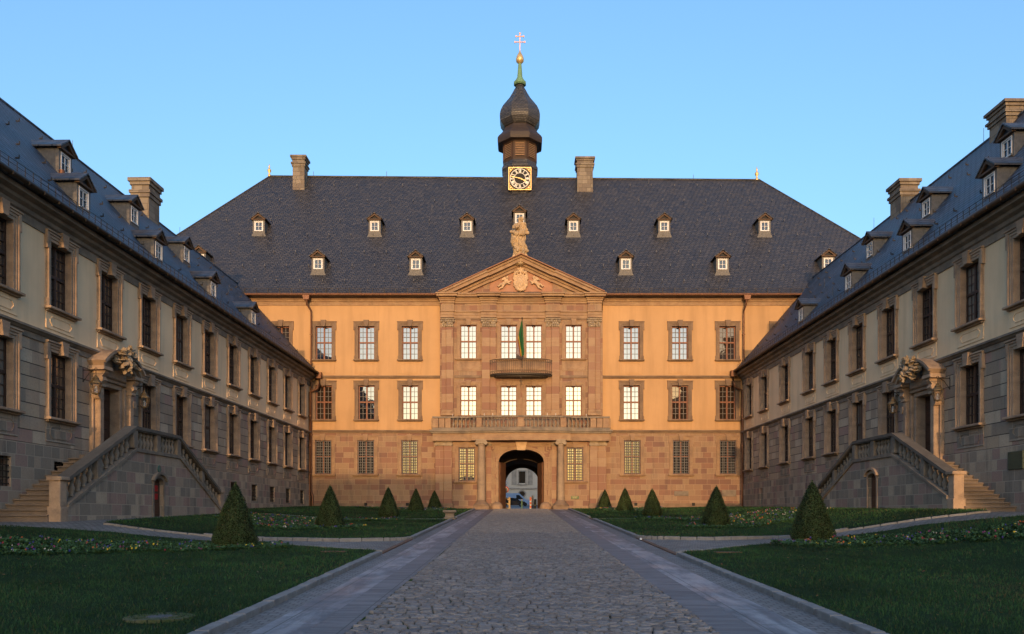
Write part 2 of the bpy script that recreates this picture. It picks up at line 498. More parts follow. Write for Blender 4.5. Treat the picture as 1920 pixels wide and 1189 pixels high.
def muntin_mb(w, h, y=.215, tr=.52, cols=2, rows=3, bar=.11, edge=.08, t=.034):
    mb = MB(); a = w/2; zt = h*tr
    for s in (-1, 1):
        x0, x1 = sorted((s*bar/2, s*(a-edge)))
        for z0, z1 in ((edge, zt-bar/2), (zt+bar/2, h-edge)):
            for c in range(1, cols):
                x = x0 + (x1-x0)*c/cols
                mb.box(x-t/2, x+t/2, y, y+.03, z0, z1)
            for r in range(1, rows):
                z = z0 + (z1-z0)*r/rows
                mb.box(x0, x1, y+.002, y+.028, z-t/2, z+t/2)
    return mb

def grille_mb(w, h, y=.03, nv=8, nh=13, t=.036):
    mb = MB()
    for i in range(nv):
        x = -w/2 + w*(i+.5)/nv
        mb.box(x-t/2, x+t/2, y, y+.03, 0, h)
    for j in range(nh):
        z = h*(j+.5)/nh
        mb.box(-w/2, w/2, y-.028, y-.002, z-t/2, z+t/2)
    return mb

def apron_mb(w, h, t=.03, chm=True):
    """raised plaster panel with a sunk outline below a window; top at z=-.16"""
    mb = MB(); a = w/2; z1 = -.165; z0 = z1-h
    mb.bbox(-a, a, -t, .01, z0, z1, .006)
    px, pz = a-.2, (h-.26)/2; zc = (z0+z1)/2; c = .14
    def outl(x, z, q): return [(-x+q, zc-z), (x-q, zc-z), (x, zc-z+q), (x, zc+z-q), (x-q, zc+z), (-x+q, zc+z), (-x, zc+z-q), (-x, zc-z+q)]
    mb.ring(outl(px, pz, c), outl(px-.035, pz-.035, c-.01), -t-.022, -t+.002)
    return mb

WIN = {}
def window_proto(key, w, h, wood, trim, pane, apron=None, apron_mat=None, grille=False, rows=3, **kw):
    s = surround_mb(w, h, **kw)
    d = {'surround': s.mesh('window', M[trim]), 'frame': frame_mb(w, h).mesh('frame', M[wood]),
         'muntins': muntin_mb(w, h, rows=rows).mesh('muntins', M['muntin'] if wood == 'wood_red' else M['wood_dark'])}
    q = MB(); q.box(-w/2+.05, w/2-.05, .245, .26, .05, h-.05)
    d['pane'] = q
    d['panes'] = {}
    for p in ([pane] if isinstance(pane, str) else pane): d['panes'][p] = q.mesh('pane', M[p])
    d['first'] = pane if isinstance(pane, str) else pane[0]
    if apron: d['apron'] = apron_mb(w + 2*kw.get('jw', .27), apron).mesh('apron_panel', M[apron_mat])
    if grille: d['grille'] = grille_mb(w, h).mesh('grille', M['iron_grey'])
    WIN[key] = d

def ob(name, me, parent, loc=(0,0,0), rz=0):
    o = bpy.data.objects.new(name, me); COL.objects.link(o); o.parent = parent
    o.location = loc; o.rotation_euler = (0, 0, rz)
    return o

def put_window(key, parent, x, z, y=0, pane=None, scale=None):
    d = WIN[key]
    r = ob('window', d['surround'], parent, (x, y, z))
    if scale: r.scale = scale
    ob('frame', d['frame'], r); ob('muntin', d['muntins'], r)
    pq_ = ob('pane', d['panes'][pane or d['first']], r); pq_.rotation_euler = (R(random.uniform(-.75,.6)), 0, R(random.uniform(-.7,.7)))
    if 'apron' in d: ob('apron_panel', d['apron'], r)
    if 'grille' in d: ob('grille', d['grille'], r)
    return r

window_proto('main_up', 1.28, 2.62, 'wood_red', 'trim', ['pane', 'pane_dark'], .95, 'plaster_main')
window_proto('main_mid', 1.28, 2.68, 'wood_red', 'trim', ['pane', 'pane_dark'], .62, 'plaster_main')
window_proto('main_ground', 1.30, 2.68, 'wood_red', 'trim_main', ['pane_low'], grille=True, proud=.08)
window_proto('centre_up', 1.28, 2.62, 'wood_red', 'trim_main', ['pane'], .8, 'trim_main', proud=.08, ears=False)
window_proto('centre_mid', 1.28, 2.55, 'wood_red', 'trim_main', ['pane'], proud=.08, ears=False, sill=False)
window_proto('centre_ground', 1.30, 2.64, 'wood_red', 'trim_main', ['pane_low'], grille=True, proud=.07, ears=False)
window_proto('wing_up', 1.26, 2.42, 'wood_dark', 'trim_wing', ['pane_wing', 'pane_curtain'], .62, 'plaster_wing', proud=.13, jw=.25)
window_proto('wing_low', 1.26, 2.42, 'wood_dark', 'trim_wing', ['pane_wing', 'pane_curtain'], .72, 'stone_plinth', proud=.13, jw=.25)

# dormer: origin at foot of its face, y runs into the roof
def dormer_parts(depth=1.7, w=1.0, h=1.16):
    a = w/2
    body = MB()
    wall_open(body, -a, a, -.35, h, [(-.31, .31, .22, .98)], 0, .12)
    for s in (-1, 1): body.quad((s*a, 0, -.35), (s*a, depth, -.35), (s*a, depth, h), (s*a, 0, h))
    body.prism([(-a-.16, -.38), (a+.16, -.38), (a, .02), (a, .10), (-a, .10), (-a, .02)], -.012, .03)   # flared foot
    roof = MB()
    e = .17; zt = h + .52; z0 = h + .02; y0 = -.20
    for s in (-1, 1):
        P = [(s*(a+e), z0-.03), (s*(a+e)*.55, z0+.20), (0, zt)]
        Q = [(x, z+.07) for x, z in P]
        poly = P + Q[::-1]
        roof.prism(poly if s < 0 else poly[::-1], y0, depth + .25)
    ped = MB()
    ped.box(-a-.08, a+.08, -.14, .05, h-.055, h+.02)
    ped.prism([(-a-.02, h+.02), (a+.02, h+.02), (0, h+.44)], -.01, .03)
    for s in (-1, 1):
        P = [(s*(a+.10), h+.02), (s*(a-.10), h+.02), (0, h+.33), (0, h+.47)]
        ped.prism(P if s > 0 else P[::-1], -.15, -.012)
    fr = MB()
    for x0, x1, z0_, z1_ in ((-.31,-.25,.22,.98),(.25,.31,.22,.98),(-.25,.25,.22,.28),(-.25,.25,.92,.98),(-.018,.018,.28,.92)):
        fr.box(x0, x1, .015, .06, z0_, z1_)
    fr.box(-.25, -.018, .02, .055, .585, .61); fr.box(.018, .25, .02, .055, .585, .61)
    fr.box(-.36, .36, -.05, .02, .18, .218); 
    for s in (-1, 1): fr.box(min(s*.31, s*.365), max(s*.31, s*.365), -.02, .01, .22, 1.03)
    fr.box(-.31, .31, -.02, .01, .982, 1.03)
    pn = MB(); pn.box(-.27, .27, .07, .08, .24, .96)
    tri = MB(); tri.prism([(-a+.14, h+.03), (a-.14, h+.03), (0, h+.31)], -.03, -.012)
    return body, roof, ped, fr, pn, tri
_b, _r, _p, _f, _n, _t = dormer_parts()
DM = {'roof': _r.mesh('dormer_roof', M['slate']), 'ped': _p.mesh('pediment', M['wood_brown']), 'fr': _f.mesh('window_frame', M['white']),
      'pn': _n.mesh('pane', M['pane_dormer']), 'tri': _t.mesh('louvre', M['black'])}  # last mesh: the gable's dark recess, painted as a flat black plate
DM['body_main'] = _b.mesh('dormer', M['slate_light']); DM['body_wing'] = _b.mesh('dormer', M['slate_light'])
def put_dormer(parent, x, y, z, kind='main', rz=0):
    r = ob('dormer', DM['body_'+kind], parent, (x, y, z), rz)
    ob('dormer_roof', DM['roof'], r); ob('dormer_gable', DM['ped'], r); ob('window_frame', DM['fr'], r)
    ob('pane', DM['pn'], r); ob('gable_recess', DM['tri'], r)
    if kind == 'wing': r.scale = (.92, .95, .92)
    return r

def chimney_mb(w, d, h, foot=-2.5):
    mb = MB(); a, b = w/2, d/2
    mb.box(-a, a, -b, b, foot, h*.62)
    for z0, z1, e in ((.62,.70,.07),(.70,.76,.14),(.76,.86,.03),(.86,.93,.10),(.93,1.0,.19)):
        mb.box(-a-e, a+e, -b-e, b+e, h*z0 + .003, h*z1)
    mb.box(-a+.05, a-.05, -b+.05, b-.05, h, h+.06)
    return mb

def profile_strip(mb, x0, x1, prof):      # prof: closed (y,z) polygon run along x
    mb.prism(prof, x0, x1, 'x')

# ================================================================== MAIN PALACE
def fx(x, yl=0.0): return (x-974)*(D+yl)/F
def fz(y, yl=0.0): return 1.6 + (971-y)*(D+yl)/F
main = empty('palace', (0, D, 0))
tag(main, 'long central palace building glowing orange with clock turret, slate roof and gate arch', 'palace')
XC = fx(977)
HW = 33.0
BH = 21.0          # building depth
Z_S1, Z_S2, Z_TOP, Z_G = fz(809), fz(707), fz(566), fz(552, -.7)
ARX0, ARX1 = fx(934.8, -.5), fx(1020, -.5)
ARC = (ARX0+ARX1)/2; ARW = (ARX1-ARX0)/2
AR_SP, AR_TOP = fz(869, -.5), fz(842.7, -.5)
RX0, RX1 = fx(825, -.5), fx(1130, -.5)       # projecting centre
RY = -.5

up = [527, 607, 687, 769, 1184, 1275, 1364, 1466]
mid = [607, 687, 769, 1184, 1275, 1364]
gr = [606, 686, 768, 1185.5, 1277, 1365]
z_up, z_mid, z_gr = fz(674.5), fz(787), fz(889.5)
def opn(xs, z, h, w=1.28): return [(x-w/2-.06, x+w/2+.06, z-.04, z+h+.06) for x in xs]
o_up = opn([fx(x) for x in up] + [-21.5, -25, -28.5, 23, 26.7, 30.2], z_up, 2.62)
o_mid = opn([fx(x) for x in mid] + [-21.5, -25, -28.5, 23, 26.7, 30.2], z_mid, 2.68)
o_gr = opn([fx(x) for x in gr], z_gr, 2.68, 1.30)
wl = MB()
wall_open(wl, -HW, HW, Z_S1, Z_TOP, [o for o in o_up + o_mid] + [(RX0+.1, RX1-.1, Z_S1-1, Z_TOP+1)], 0, .4)
wl.quad((-HW,0,0),(-HW,BH,0),(-HW,BH,Z_TOP),(-HW,0,Z_TOP)); wl.quad((HW,BH,0),(HW,0,0),(HW,0,Z_TOP),(HW,BH,Z_TOP))
wall_open(wl, -HW, HW, 0, Z_TOP, [(ARC-1.85, ARC+1.85, -1, 6.9)], BH, -.5)
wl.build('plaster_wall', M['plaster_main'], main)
st = MB()
wall_open(st, -HW, HW, 0, Z_S1, o_gr + [(RX0+.1, RX1-.1, -1, Z_S1+1)], 0, .4)
st.build('stone_base', M['stone_main'], main)
# cellar course along the foot
for a, b in ((fx(583), RX0), (RX1, fx(1393))): MB().bbox(a, b, -.06, .02, 1.5, fz(944), .02).build('plinth', M['trim'], main)
for x in (613, 686, 764, 1192, 1232, 1300):
    MB().box(fx(x)-.12, fx(x)+.12, -.062, -.03, fz(948.5), fz(943)).build('cellar_vent', M['black'], main)
for x0, x1, y0, y1 in ((1264, 1291, 921, 930), (1353, 1380, 919, 931)):
    MB().bbox(fx(x0), fx(x1), -.05, .0, fz(y1), fz(y0), .02).build('cellar_hatch', M['trim_dark'], main)

for i, x in enumerate(up + [None]):
    if x is None: continue
    put_window('main_up', main, fx(x), z_up, pane='pane_dark' if x in (527, 1364, 1466) else 'pane')
for X in (-21.5, -25, -28.5, 23, 26.7, 30.2):
    put_window('main_up', main, X, z_up, pane='pane_dark')
for x in mid:
    put_window('main_mid', main, fx(x), z_mid, pane='pane_dark' if x in (607, 1275, 1364) else 'pane')
for x in gr: put_window('main_ground', main, fx(x), z_gr)

# string courses and the crowning cornice
sc = MB()
for z, lo in ((Z_S2, 0), (Z_S1, 0)):
    for a, b in ((-HW, RX0+.05), (RX1-.05, HW)):
        profile_strip(sc, a, b, [(.02, z-.14), (-.07, z-.12), (-.09, z-.04), (-.17, z-.02), (-.19, z+.07), (-.10, z+.10), (.02, z+.12)])
sc.build('string_course', M['trim'], main)
cprof = [(.03, Z_TOP-.02), (-.07, Z_TOP), (-.09, Z_TOP+.16), (-.16, Z_TOP+.19), (-.22, Z_TOP+.30), (-.50, Z_TOP+.36), (-.54, Z_TOP+.50), (-.62, Z_TOP+.53), (.03, Z_TOP+.53)]
cm = MB()
for a, b in ((-HW, RX0), (RX1, HW)): profile_strip(cm, a, b, cprof)
cm.box(-HW, RX0, -.05, .02, Z_TOP-.30, Z_TOP-.03); cm.box(RX1, HW, -.05, .02, Z_TOP-.30, Z_TOP-.03)
cm.build('cornice', M['trim_main'], main)

# ---- hipped slate roof
EY, EZ = -.70, Z_G
RYL = 10.7
RZL, RZR = fz(331, RYL), fz(338, RYL)
RXL, RXR = fx(505, RYL), fx(1425, RYL)
SL = ((RZL+RZR)/2 - EZ)/(RYL-EY)
rf = MB()
e = HW+.7; yb = BH+.7
v = [(-e,EY,EZ), (e,EY,EZ), (RXR,RYL,RZR), (RXL,RYL,RZL), (-e,yb,EZ), (e,yb,EZ)]
rf.add(v, [(0,1,2,3), (4,3,2,5)]); 
rf.add(v, [(0,3,4), (1,5,2)])
rf.box(-e, e, EY, yb, EZ-.08, EZ-.004)
rf.tube([(RXL,RYL,RZL+.02), (RXR,RYL,RZR+.02)], .09, 6)
for a, b in ((0,3), (1,2)): rf.tube([v[a], v[b]], .07, 6)
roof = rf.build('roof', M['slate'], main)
def roof_y(z_at_px, yl0=None): pass
def roof_pt(px, py):
    """point of the front roof plane seen at a pixel of the photograph"""
    b = (971-py)/F
    # EZ + SL*(y-EY) = 1.6 + b*(D+y)
    y = (1.6 + b*D - EZ + SL*EY)/(SL-b)
    return (px-974)*(D+y)/F, y, 1.6 + b*(D+y)
gt = MB()
for a, b in ((-HW-.7, RX0-.1), (RX1+.1, HW+.7)):
    gt.tube([(a, EY-.10, EZ-.02), (b, EY-.10, EZ-.02)], .095, 8)
gt.build('gutter', M['copper'], main)
sg = MB()
for zz in (.16, .30):
    for a, b in ((-HW, RX0-.3), (RX1+.3, HW)): sg.box(a, b, EY+.16, EY+.18, EZ+.2+zz, EZ+.215+zz)
x = -HW
while x < HW:
    if not (RX0-.4 < x < RX1+.4): sg.box(x, x+.03, EY+.14, EY+.2, EZ+.1, EZ+.53)
    x += .9
sg.build('snow_guard', M['iron'], main)
hk = MB()
for r_, py in enumerate((350, 378, 415, 442, 474, 500, 528)):
    px = 420 + 21*(r_ % 2) + r_*3
    while px < 1560:
        if roof_pt(px, py)[0] > RXL - (34-RXL)*0 - 12 and not (820+(560-py)*1.0 < px < 1135-(560-py)*1.0) and not (930 < px < 1020):
            X, y, z = roof_pt(px, py)
            lim = (py-334)*1.52
            if 505-lim+8 < px < 1425+lim*1.05-8:
                hk.box(X-.018, X+.018, y-.16, y+.02, z-.02, z+.03); hk.box(X-.018, X+.018, y-.18, y-.14, z-.02, z+.16)
        px += 42 + random.uniform(-2, 2)
tag(hk.build('snow_hook', M['iron_grey'], main), kind='stuff')
dr = [(486,441),(703,441),(876,441),(974,426),(1075,441),(1245,441),(1433,441),(597,512.5),(780,513),(1173,513),(1354,513),(1552,511),(375,504)]
for px, py in dr:
    X, y, z = roof_pt(px, py)
    put_dormer(main, X, y-.12, z+.1)
for px, wpx, top in ((563, 22, 297), (1096, 29, 300)):
    y = RYL-.9
    w_ = wpx*(D+y)/F
    z1 = fz(top, y); zb = EZ+SL*(y-EY)
    c = chimney_mb(w_, 1.1, z1-zb, -1.5); c.build('chimney', M['chimney'], main, (fx(px, y), y, zb))
for px, ytop, ybase, yy in ((505, 308, 331, RYL), (1419, 313, 338, RYL)):
    z0 = fz(ybase, yy); h = fz(ytop, yy)-z0
    MB().lathe([(.12,0),(.14,.1*h),(.05,.25*h),(.17,.42*h),(.18,.52*h),(.05,.66*h),(.08,.75*h),(.02,h)], n=12).build('finial', M['gold'], main, (fx(px, yy), yy, z0))
rods = MB()
for px, py, ln in ((588,331,9),(725,332,10),(833,390,11),(810,395,11),(1001,488,12),(621,388,12),(1216,345,8),(1300,336,8),(1140,495,11)):
    if py < 340: X, y, z = fx(px, RYL), RYL, fz(py, RYL)
    else: X, y, z = roof_pt(px, py)
    rods.tube([(X, y-.05, z-.05), (X, y-.05, z+ln*(D+y)/F)], .02, 5)
rods.build('lightning_rod', M['iron_grey'], main)

# downpipes with hopper heads
for px, sgn in ((577, 1), (1398, -1)):
    X = fx(px, -.3); dp = MB()
    dp.prism([(X-.2,Z_G-.42),(X+.2,Z_G-.42),(X+.28,Z_G-.02),(X-.28,Z_G-.02)], -.86, -.5)
    pts = [(X+sgn*.02,-.68,Z_G-.4), (X+sgn*.03,-.62,Z_G-.75), (X+sgn*.1,-.24,Z_G-1.15), (X+sgn*.1,-.2,Z_G-1.5), (X+sgn*.1,-.2,3.6)]
    if sgn > 0: pts = [(p[0]+.14 if i > 1 else p[0], p[1], p[2]) for i, p in enumerate(pts)]
    if sgn < 0: pts = [(p[0]-.02, p[1], p[2]) for p in pts]
    dp.tube(pts, .07, 8)
    b = pts[-1]; dp.tube([b, (b[0]+sgn*.12, -.2, 3.3), (b[0]+sgn*.12, -.2, 2.2)], .085, 8)
    zz = Z_G-3
    while zz > 3: dp.box(b[0]-.1, b[0]+.1, -.27, 0, zz, zz+.05); zz -= 2.6
    dp.build('downpipe', M['copper'], main)

# ---- projecting centre: ashlar wall, pilasters, entablature, pediment
px_side = [878, 1075.5]; px_mid = [954, 1001]
Yc = RY
cu = [fx(x, Yc) for x in (878.3, 953.8, 1001, 1075.5)]
zc_u, zc_m, zc_g = fz(672.5, Yc), fz(779.5, Yc), fz(902.5, Yc)
o_c = opn(cu, zc_u, 2.62) + opn(cu, zc_m, 2.32)
cg = [fx(x, Yc) for x in (875.2, 1078)]
o_cg = opn(cg, zc_g, 2.64, 1.30)
cw = MB()
wall_open(cw, RX0, RX1, 1, fz(584, Yc), o_c + o_cg + [(ARX0, ARX1, 0, AR_TOP+.02)], Yc, .45)
for X in (RX0, RX1): cw.quad((X,Yc,1), (X,.05,1), (X,.05,Z_G), (X,Yc,Z_G))
# arch spandrels
def archz(x, w=ARW, sp=AR_SP, tp=AR_TOP, e=2.3): return sp + (tp-sp)*max(0, 1-abs(x/w)**e)**(1/e)
NA = 28
def arch_fill(mb, cx, w, sp, tp, ztop, y0, y1, e=2.3):
    for i in range(NA):
        a0 = -w*math.cos(PI*i/NA); a1 = -w*math.cos(PI*(i+1)/NA)
        z0, z1 = archz(a0, w, sp, tp, e), archz(a1, w, sp, tp, e)
        mb.add([(cx+a0,y0,z0),(cx+a1,y0,z1),(cx+a1,y0,ztop),(cx+a0,y0,ztop),(cx+a0,y1,z0),(cx+a1,y1,z1),(cx+a1,y1,ztop),(cx+a0,y1,ztop)],
               [(0,1,2,3),(0,4,5,1),(7,6,5,4)])
arch_fill(cw, ARC, ARW, AR_SP, AR_TOP, AR_TOP+.02, Yc, Yc+.9)
cw.build('centre_wall', M['stone_main'], main)
for x in cu: put_window('centre_up', main, x, zc_u, Yc)
for x in cu:
    r = put_window('centre_mid', main, x, zc_m, Yc, scale=(1, 1, 2.32/2.55))
for x in cg: put_window('centre_ground', main, x, zc_g, Yc)

# pilasters: (outer px, inner px, proud)
PIL = [(828, 836.5, .12), (836.5, 850, .24), (903.5, 918.5, .24), (918.5, 930, .12), (1023.5, 1034, .12), (1034, 1049, .24), (1103, 1116, .24), (1116, 1126, .12)]
for a, b, p in PIL:
    y = Yc-p
    x0, x1 = fx(a, y), fx(b, y)
    sh = MB()
    zb, zt = fz(779, y), fz(613, y)
    sh.bbox(x0, x1, y, Yc+.02, zb+.45, zt, .02)
    o = sh.build('pilaster', M['band'], main)
    bs = MB(); bs.bbox(x0-.05, x1+.05, y-.05, Yc+.02, zb, zb+.24, .01); bs.bbox(x0-.03, x1+.03, y-.03, Yc+.02, zb+.24, zb+.45, .03)
    bs.build('pilaster_base', M['trim_main'], o)
    cp = MB(); zc = fz(597, y)
    cp.bbox(x0+.01, x1-.01, y, Yc+.02, zt, zc-.09, .01)
    cp.bbox(x0-.09, x1+.09, y-.10, Yc+.02, zc-.09, zc, .015)
    n_ = 4 if b-a > 11 else 2
    for r_, (zz, rr) in enumerate(((zt+.06, .10), (zt+.26, .11), (zt+.44, .09))):
        for k in range(n_ - (r_ == 1)):
            xx = x0 + (x1-x0)*(k + .5 + (.5 if r_ == 1 else 0))/n_
            cp.ell((xx, y-.02, zz+.03), (rr*.8, .07, rr*1.1), 8)
    for xx in (x0-.02, x1+.02): cp.ell((xx, y-.03, zc-.2), (.09, .09, .11), 8)
    cp.build('capital', M['carved'], o)
# smaller frames between pilasters (panels)
for a, b, zt_, zb_ in ((852, 903, 704, 709), (1050, 1102, 704, 709), (932, 1022, 704, 709), (852, 903, 596.5, 600), (1050, 1102, 596.5, 600)):
    MB().bbox(fx(a, Yc), fx(b, Yc), Yc-.08, Yc+.02, fz(zb_, Yc), fz(zt_, Yc), .015).build('string_moulding', M['trim'], main)

# entablature with breaks forward over the pilasters
ent = MB(); fri = MB()
zA0, zA1, zF1, zK = fz(597, Yc), fz(585, Yc), fz(570, Yc), fz(554, Yc)
seg = [(826, 851, .28), (851, 902, .10), (902, 931, .28), (931, 1023, .10), (1023, 1050, .28), (1050, 1102, .10), (1102, 1128, .28)]
for a, b, p in seg:
    y = Yc-p; x0, x1 = fx(a, y), fx(b, y)
    fri.box(x0, x1, y, Yc+.04, zA1, zF1)
    ent.box(x0, x1, y-.02, Yc+.04, zA0, zA0+.2); ent.box(x0-.004, x1+.004, y-.06, Yc+.04, zA0+.2, zA1-.06); ent.box(x0-.05, x1+.05, y-.14, Yc+.04, zA1-.06, zA1-.002)
    h = zK-zF1
    for q0, q1, e_ in ((0, .25, .08), (.25, .45, .18), (.45, .62, .26), (.62, .86, .55), (.86, 1.0, .66)):
        ent.box(x0-e_*.5, x1+e_*.5, y-e_, Yc+.04, zF1+h*q0+.001, zF1+h*q1)
ent.build('entablature', M['trim_main'], main)
fri.build('frieze', M['stone_main'], main)
# pediment
py_ = Yc-.30
PX0, PX1, PXC = fx(824, py_-.5), fx(1132, py_-.5), fx(977, py_-.5)
zP0, zP1 = zK+.002, fz(476, py_-.5)
tym = MB(); tym.prism([(PX0+1, zP0), (PX1-1, zP0), (PXC, zP1-.75)], Yc+.02, Yc+.5); tym.build('tympanum', mat_stone('stone_tympanum', (.42,.225,.14), (.36,.19,.12), weather=.15), main)
for a, b in ((PX0+.9, fx(918, Yc)), (fx(1036, Yc), PX1-.9)):
    tb = MB(); hgt = (zP1-.75-zP0)/(PXC-PX0-1)
    za = zP0 + hgt*max(.05, (a-PX0-1) if a < PXC else (PX1-1-b)); 
    if a < PXC: tb.prism([(PX0+1.02, zP0), (b, zP0), (b, zP0+hgt*(b-PX0-1))], Yc-.12, Yc+.019)
    else: tb.prism([(a, zP0), (PX1-1.02, zP0), (a, zP0+hgt*(PX1-1-a))], Yc-.12, Yc+.019)
    tb.build('pediment_block', M['stone_main'], main)
rk = MB()
def rake(xa, za, xb, zb, off0, off1, y0, y1):
    d = Vector((xb-xa, zb-za)).normalized(); n = Vector((-d.y, d.x))
    if n.y < 0: n = -n
    P = [(xa+n.x*off0, za+n.y*off0), (xb+n.x*off0, zb+n.y*off0), (xb+n.x*off1, zb+n.y*off1), (xa+n.x*off1, za+n.y*off1)]
    rk.prism(P, y0, y1)
zb_ = zP0-.02; zt_ = zP1-.10
for s in (-1, 1):
    xe = PX0 if s < 0 else PX1
    xm = PXC + s*(PXC-PX0)*.42; zm = zt_-(zt_-zb_)*.42
    for o0, o1, pr in ((-.72, -.52, .12), (-.52, -.36, .26), (-.36, -.12, .62), (-.12, .03, .74)):
        # outer part stands forward, inner third steps back
        P0 = Vector((xe, zb_)); PM = Vector((xm, zm)); PT = Vector((PXC, zt_))
        d = (PT-P0).normalized(); n = Vector((-d.y, d.x)); n = n if n.y > 0 else -n
        def poly(A, B, ta=False, tb=False):
            a0 = A+n*o0; a1 = A+n*o1; b0 = B+n*o0; b1 = B+n*o1
            def fit(p, x): return Vector((x, p.y + d.y/d.x*(x-p.x)))
            if tb: b0, b1 = fit(b0, PXC), fit(b1, PXC)
            if ta:
                a0 = a0 + d*max(0, (zb_+.05-a0.y)/d.y) if a0.y < zb_+.05 else a0
            return [tuple(a0), tuple(b0), tuple(b1), tuple(a1)]
        rk.prism(poly(P0, PM, ta=True), Yc-.2-pr, Yc+.3+(.002 if o0 < -.5 else 0))
        rk.prism(poly(PM+d*.001, PT, tb=True), Yc-.05-pr, Yc+.3)
rk.build('raking_cornice', M['trim_main'], main)
cap = MB()
for s in (-1, 1):
    xe = PX0-.05 if s < 0 else PX1+.05
    P0 = Vector((xe, zb_)); PT = Vector((PXC, zt_)); d = (PT-P0).normalized(); n = Vector((-d.y, d.x)); n = n if n.y > 0 else -n
    A0 = P0+n*.035; A1 = P0+n*.10
    B0 = Vector((PXC, PT.y + .035/abs(n.y))); B1 = Vector((PXC, PT.y+.10/abs(n.y)))
    cap.prism([tuple(A0), tuple(B0), tuple(B1), tuple(A1)], Yc-1.0, 4.2)
cap.build('pediment_roof', M['copper'], main)
# infill behind pediment so its back meets the roof
bk = MB(); bk.prism([(PX0+.6, zP0), (PX1-.6, zP0), (PXC, zP1-.55)], Yc+.51, 4.0); bk.build('pediment_back', M['slate'], main)

# ---- coat of arms relief
ey = Yc-.02
cx, cz = fx(976, ey), fz(531, ey)
k_ = (D+ey)/F
arms = MB()
sh_ = [(-.55,.35),(-.5,.62),(-.25,.55),(0,.68),(.25,.55),(.5,.62),(.55,.35),(.5,-.15),(.3,-.5),(0,-.68),(-.3,-.5),(-.5,-.15)]
arms.prism([(cx+x*.75, cz-.02+z*.82) for x, z in sh_], ey-.20, ey+.05)
arms.ell((cx, ey-.16, cz-.05), (.34, .14, .42), 14)
for i in range(16):
    a = 2*PI*i/16
    arms.ell((cx+.46*math.cos(a), ey-.1, cz+.02+.58*math.sin(a)), (.13, .12, .15), 8)
for i in range(9):
    x = -.40+.1*i; arms.ell((cx+x, ey-.1, cz+.68+.22*math.cos(x*3)), (.1, .12, .13), 8)
for s in (-1, 1):
    for j in range(4): arms.ell((cx+s*(.50-.03*j), ey-.08, cz+.35+.16*j), (.12, .1, .12), 8)
a_o = fused(arms, 'coat_of_arms', M['carved_light'], main, .028, disp=.05, dscale=7)
cr = MB()
cr.box(cx-.05, cx+.05, ey-.22, ey-.12, cz+.55, cz+1.28); cr.box(cx-.24, cx-.05, ey-.22, ey-.12, cz+.98, cz+1.08); cr.box(cx+.05, cx+.24, ey-.22, ey-.12, cz+.98, cz+1.08)
cr.build('cross', M['carved_light'], a_o)
for s in (-1, 1):       # flying putti holding the shield
    p = MB(); bx_, bz_ = cx+s*1.20, cz+.05
    def L(x, z): return (bx_+s*x, ey-.12, bz_+z)
    p.ell(L(-.05, .02), (.17, .13, .22), 10, Matrix.Rotation(s*-.6, 3, 'Y'))
    p.ell(L(.12, -.16), (.15, .12, .17), 10)
    p.tube([L(-.12, .15), L(-.2, .24)], .07, 8); p.ell(L(-.16, .36), (.12, .12, .13), 10)
    p.tube([L(-.14, .12), L(-.32, .02), L(-.5, .1)], [.075,.06,.05], 8); p.tube([L(-.12, .05), L(-.3, -.12), L(-.42, -.1)], [.07,.055,.045], 8)
    p.tube([L(.1, -.2), L(.36, -.18), L(.5, -.34), L(.6, -.28)], [.11,.09,.065,.05], 8)
    p.tube([L(.12, -.22), L(.22, -.42), L(.42, -.5), L(.44, -.6)], [.11,.085,.06,.05], 8)
    p.ell(L(.06, .28), (.17, .05, .12), 8, Matrix.Rotation(s*.7, 3, 'Y')); p.ell(L(.2, .2), (.13, .04, .08), 8, Matrix.Rotation(s*.7, 3, 'Y'))
    fused(p, 'putto', M['carved_light'], a_o, .03)

# ---- balcony of stone above the gate
bal = empty('balcony', (0,0,0), 0, main)
zl0, zl1 = fz(810.5, -1.6), fz(805, -1.6)
ztop = fz(779.5, -1.6)
def plan(o):
    L = [(fx(808,-1.2)-o, .02), (fx(808,-1.2)-o, -1.15-o), (fx(884,-1.5), -1.15-o)]
    n = 10
    c0, c1 = fx(884,-1.5), fx(1070,-1.5)
    L += [(c0 + (c1-c0)*i/n, -1.45-o - .38*math.sin(PI*i/n)) for i in range(n+1)]
    L += [(fx(1070,-1.5), -1.15-o), (fx(1146,-1.2)+o, -1.15-o), (fx(1146,-1.2)+o, .02)]
    return L
slab = MB(); slab.prism(plan(.12), zl0+.10, zl1+.02, 'z'); slab.prism(plan(.02), zl0-.03, zl0+.098, 'z'); slab.build('slab', M['trim_dark'], bal)
ltl = MB(); ltl.prism(plan(-.10), fz(825.5,-1.5), zl0-.032, 'z'); ltl.build('lintel', M['trim_main'], bal)
# path along the balustrade
pth = plan(-.10)[1:-1]
rail = MB()
def offs(pts, o):
    out = []
    for i, p in enumerate(pts):
        a = Vector(pts[max(0, i-1)]); b = Vector(pts[min(len(pts)-1, i+1)])
        t = (b-a).normalized(); n = Vector((-t.y, t.x)); out.append((p[0]+n.x*o, p[1]+n.y*o))
    return out
for z0, z1, w_ in ((zl1+.02, zl1+.17, .16), (ztop-.13, ztop, .17)):
    A = offs(pth, w_); B = offs(pth, -w_)
    for i in range(len(pth)-1):
        rail.prism([A[i], A[i+1], B[i+1], B[i]], z0, z1, 'z')
rail.build('handrail', M['trim_dark'], bal)
def along(pts):
    seg_ = []; acc = 0
    for a, b in zip(pts[:-1], pts[1:]):
        l = math.dist(a, b); seg_.append((acc, l, a, b)); acc += l
    return seg_, acc
ped_ = MB(); bl_me = None
zb0, zb1 = zl1+.17, ztop-.13
hb = zb1-zb0
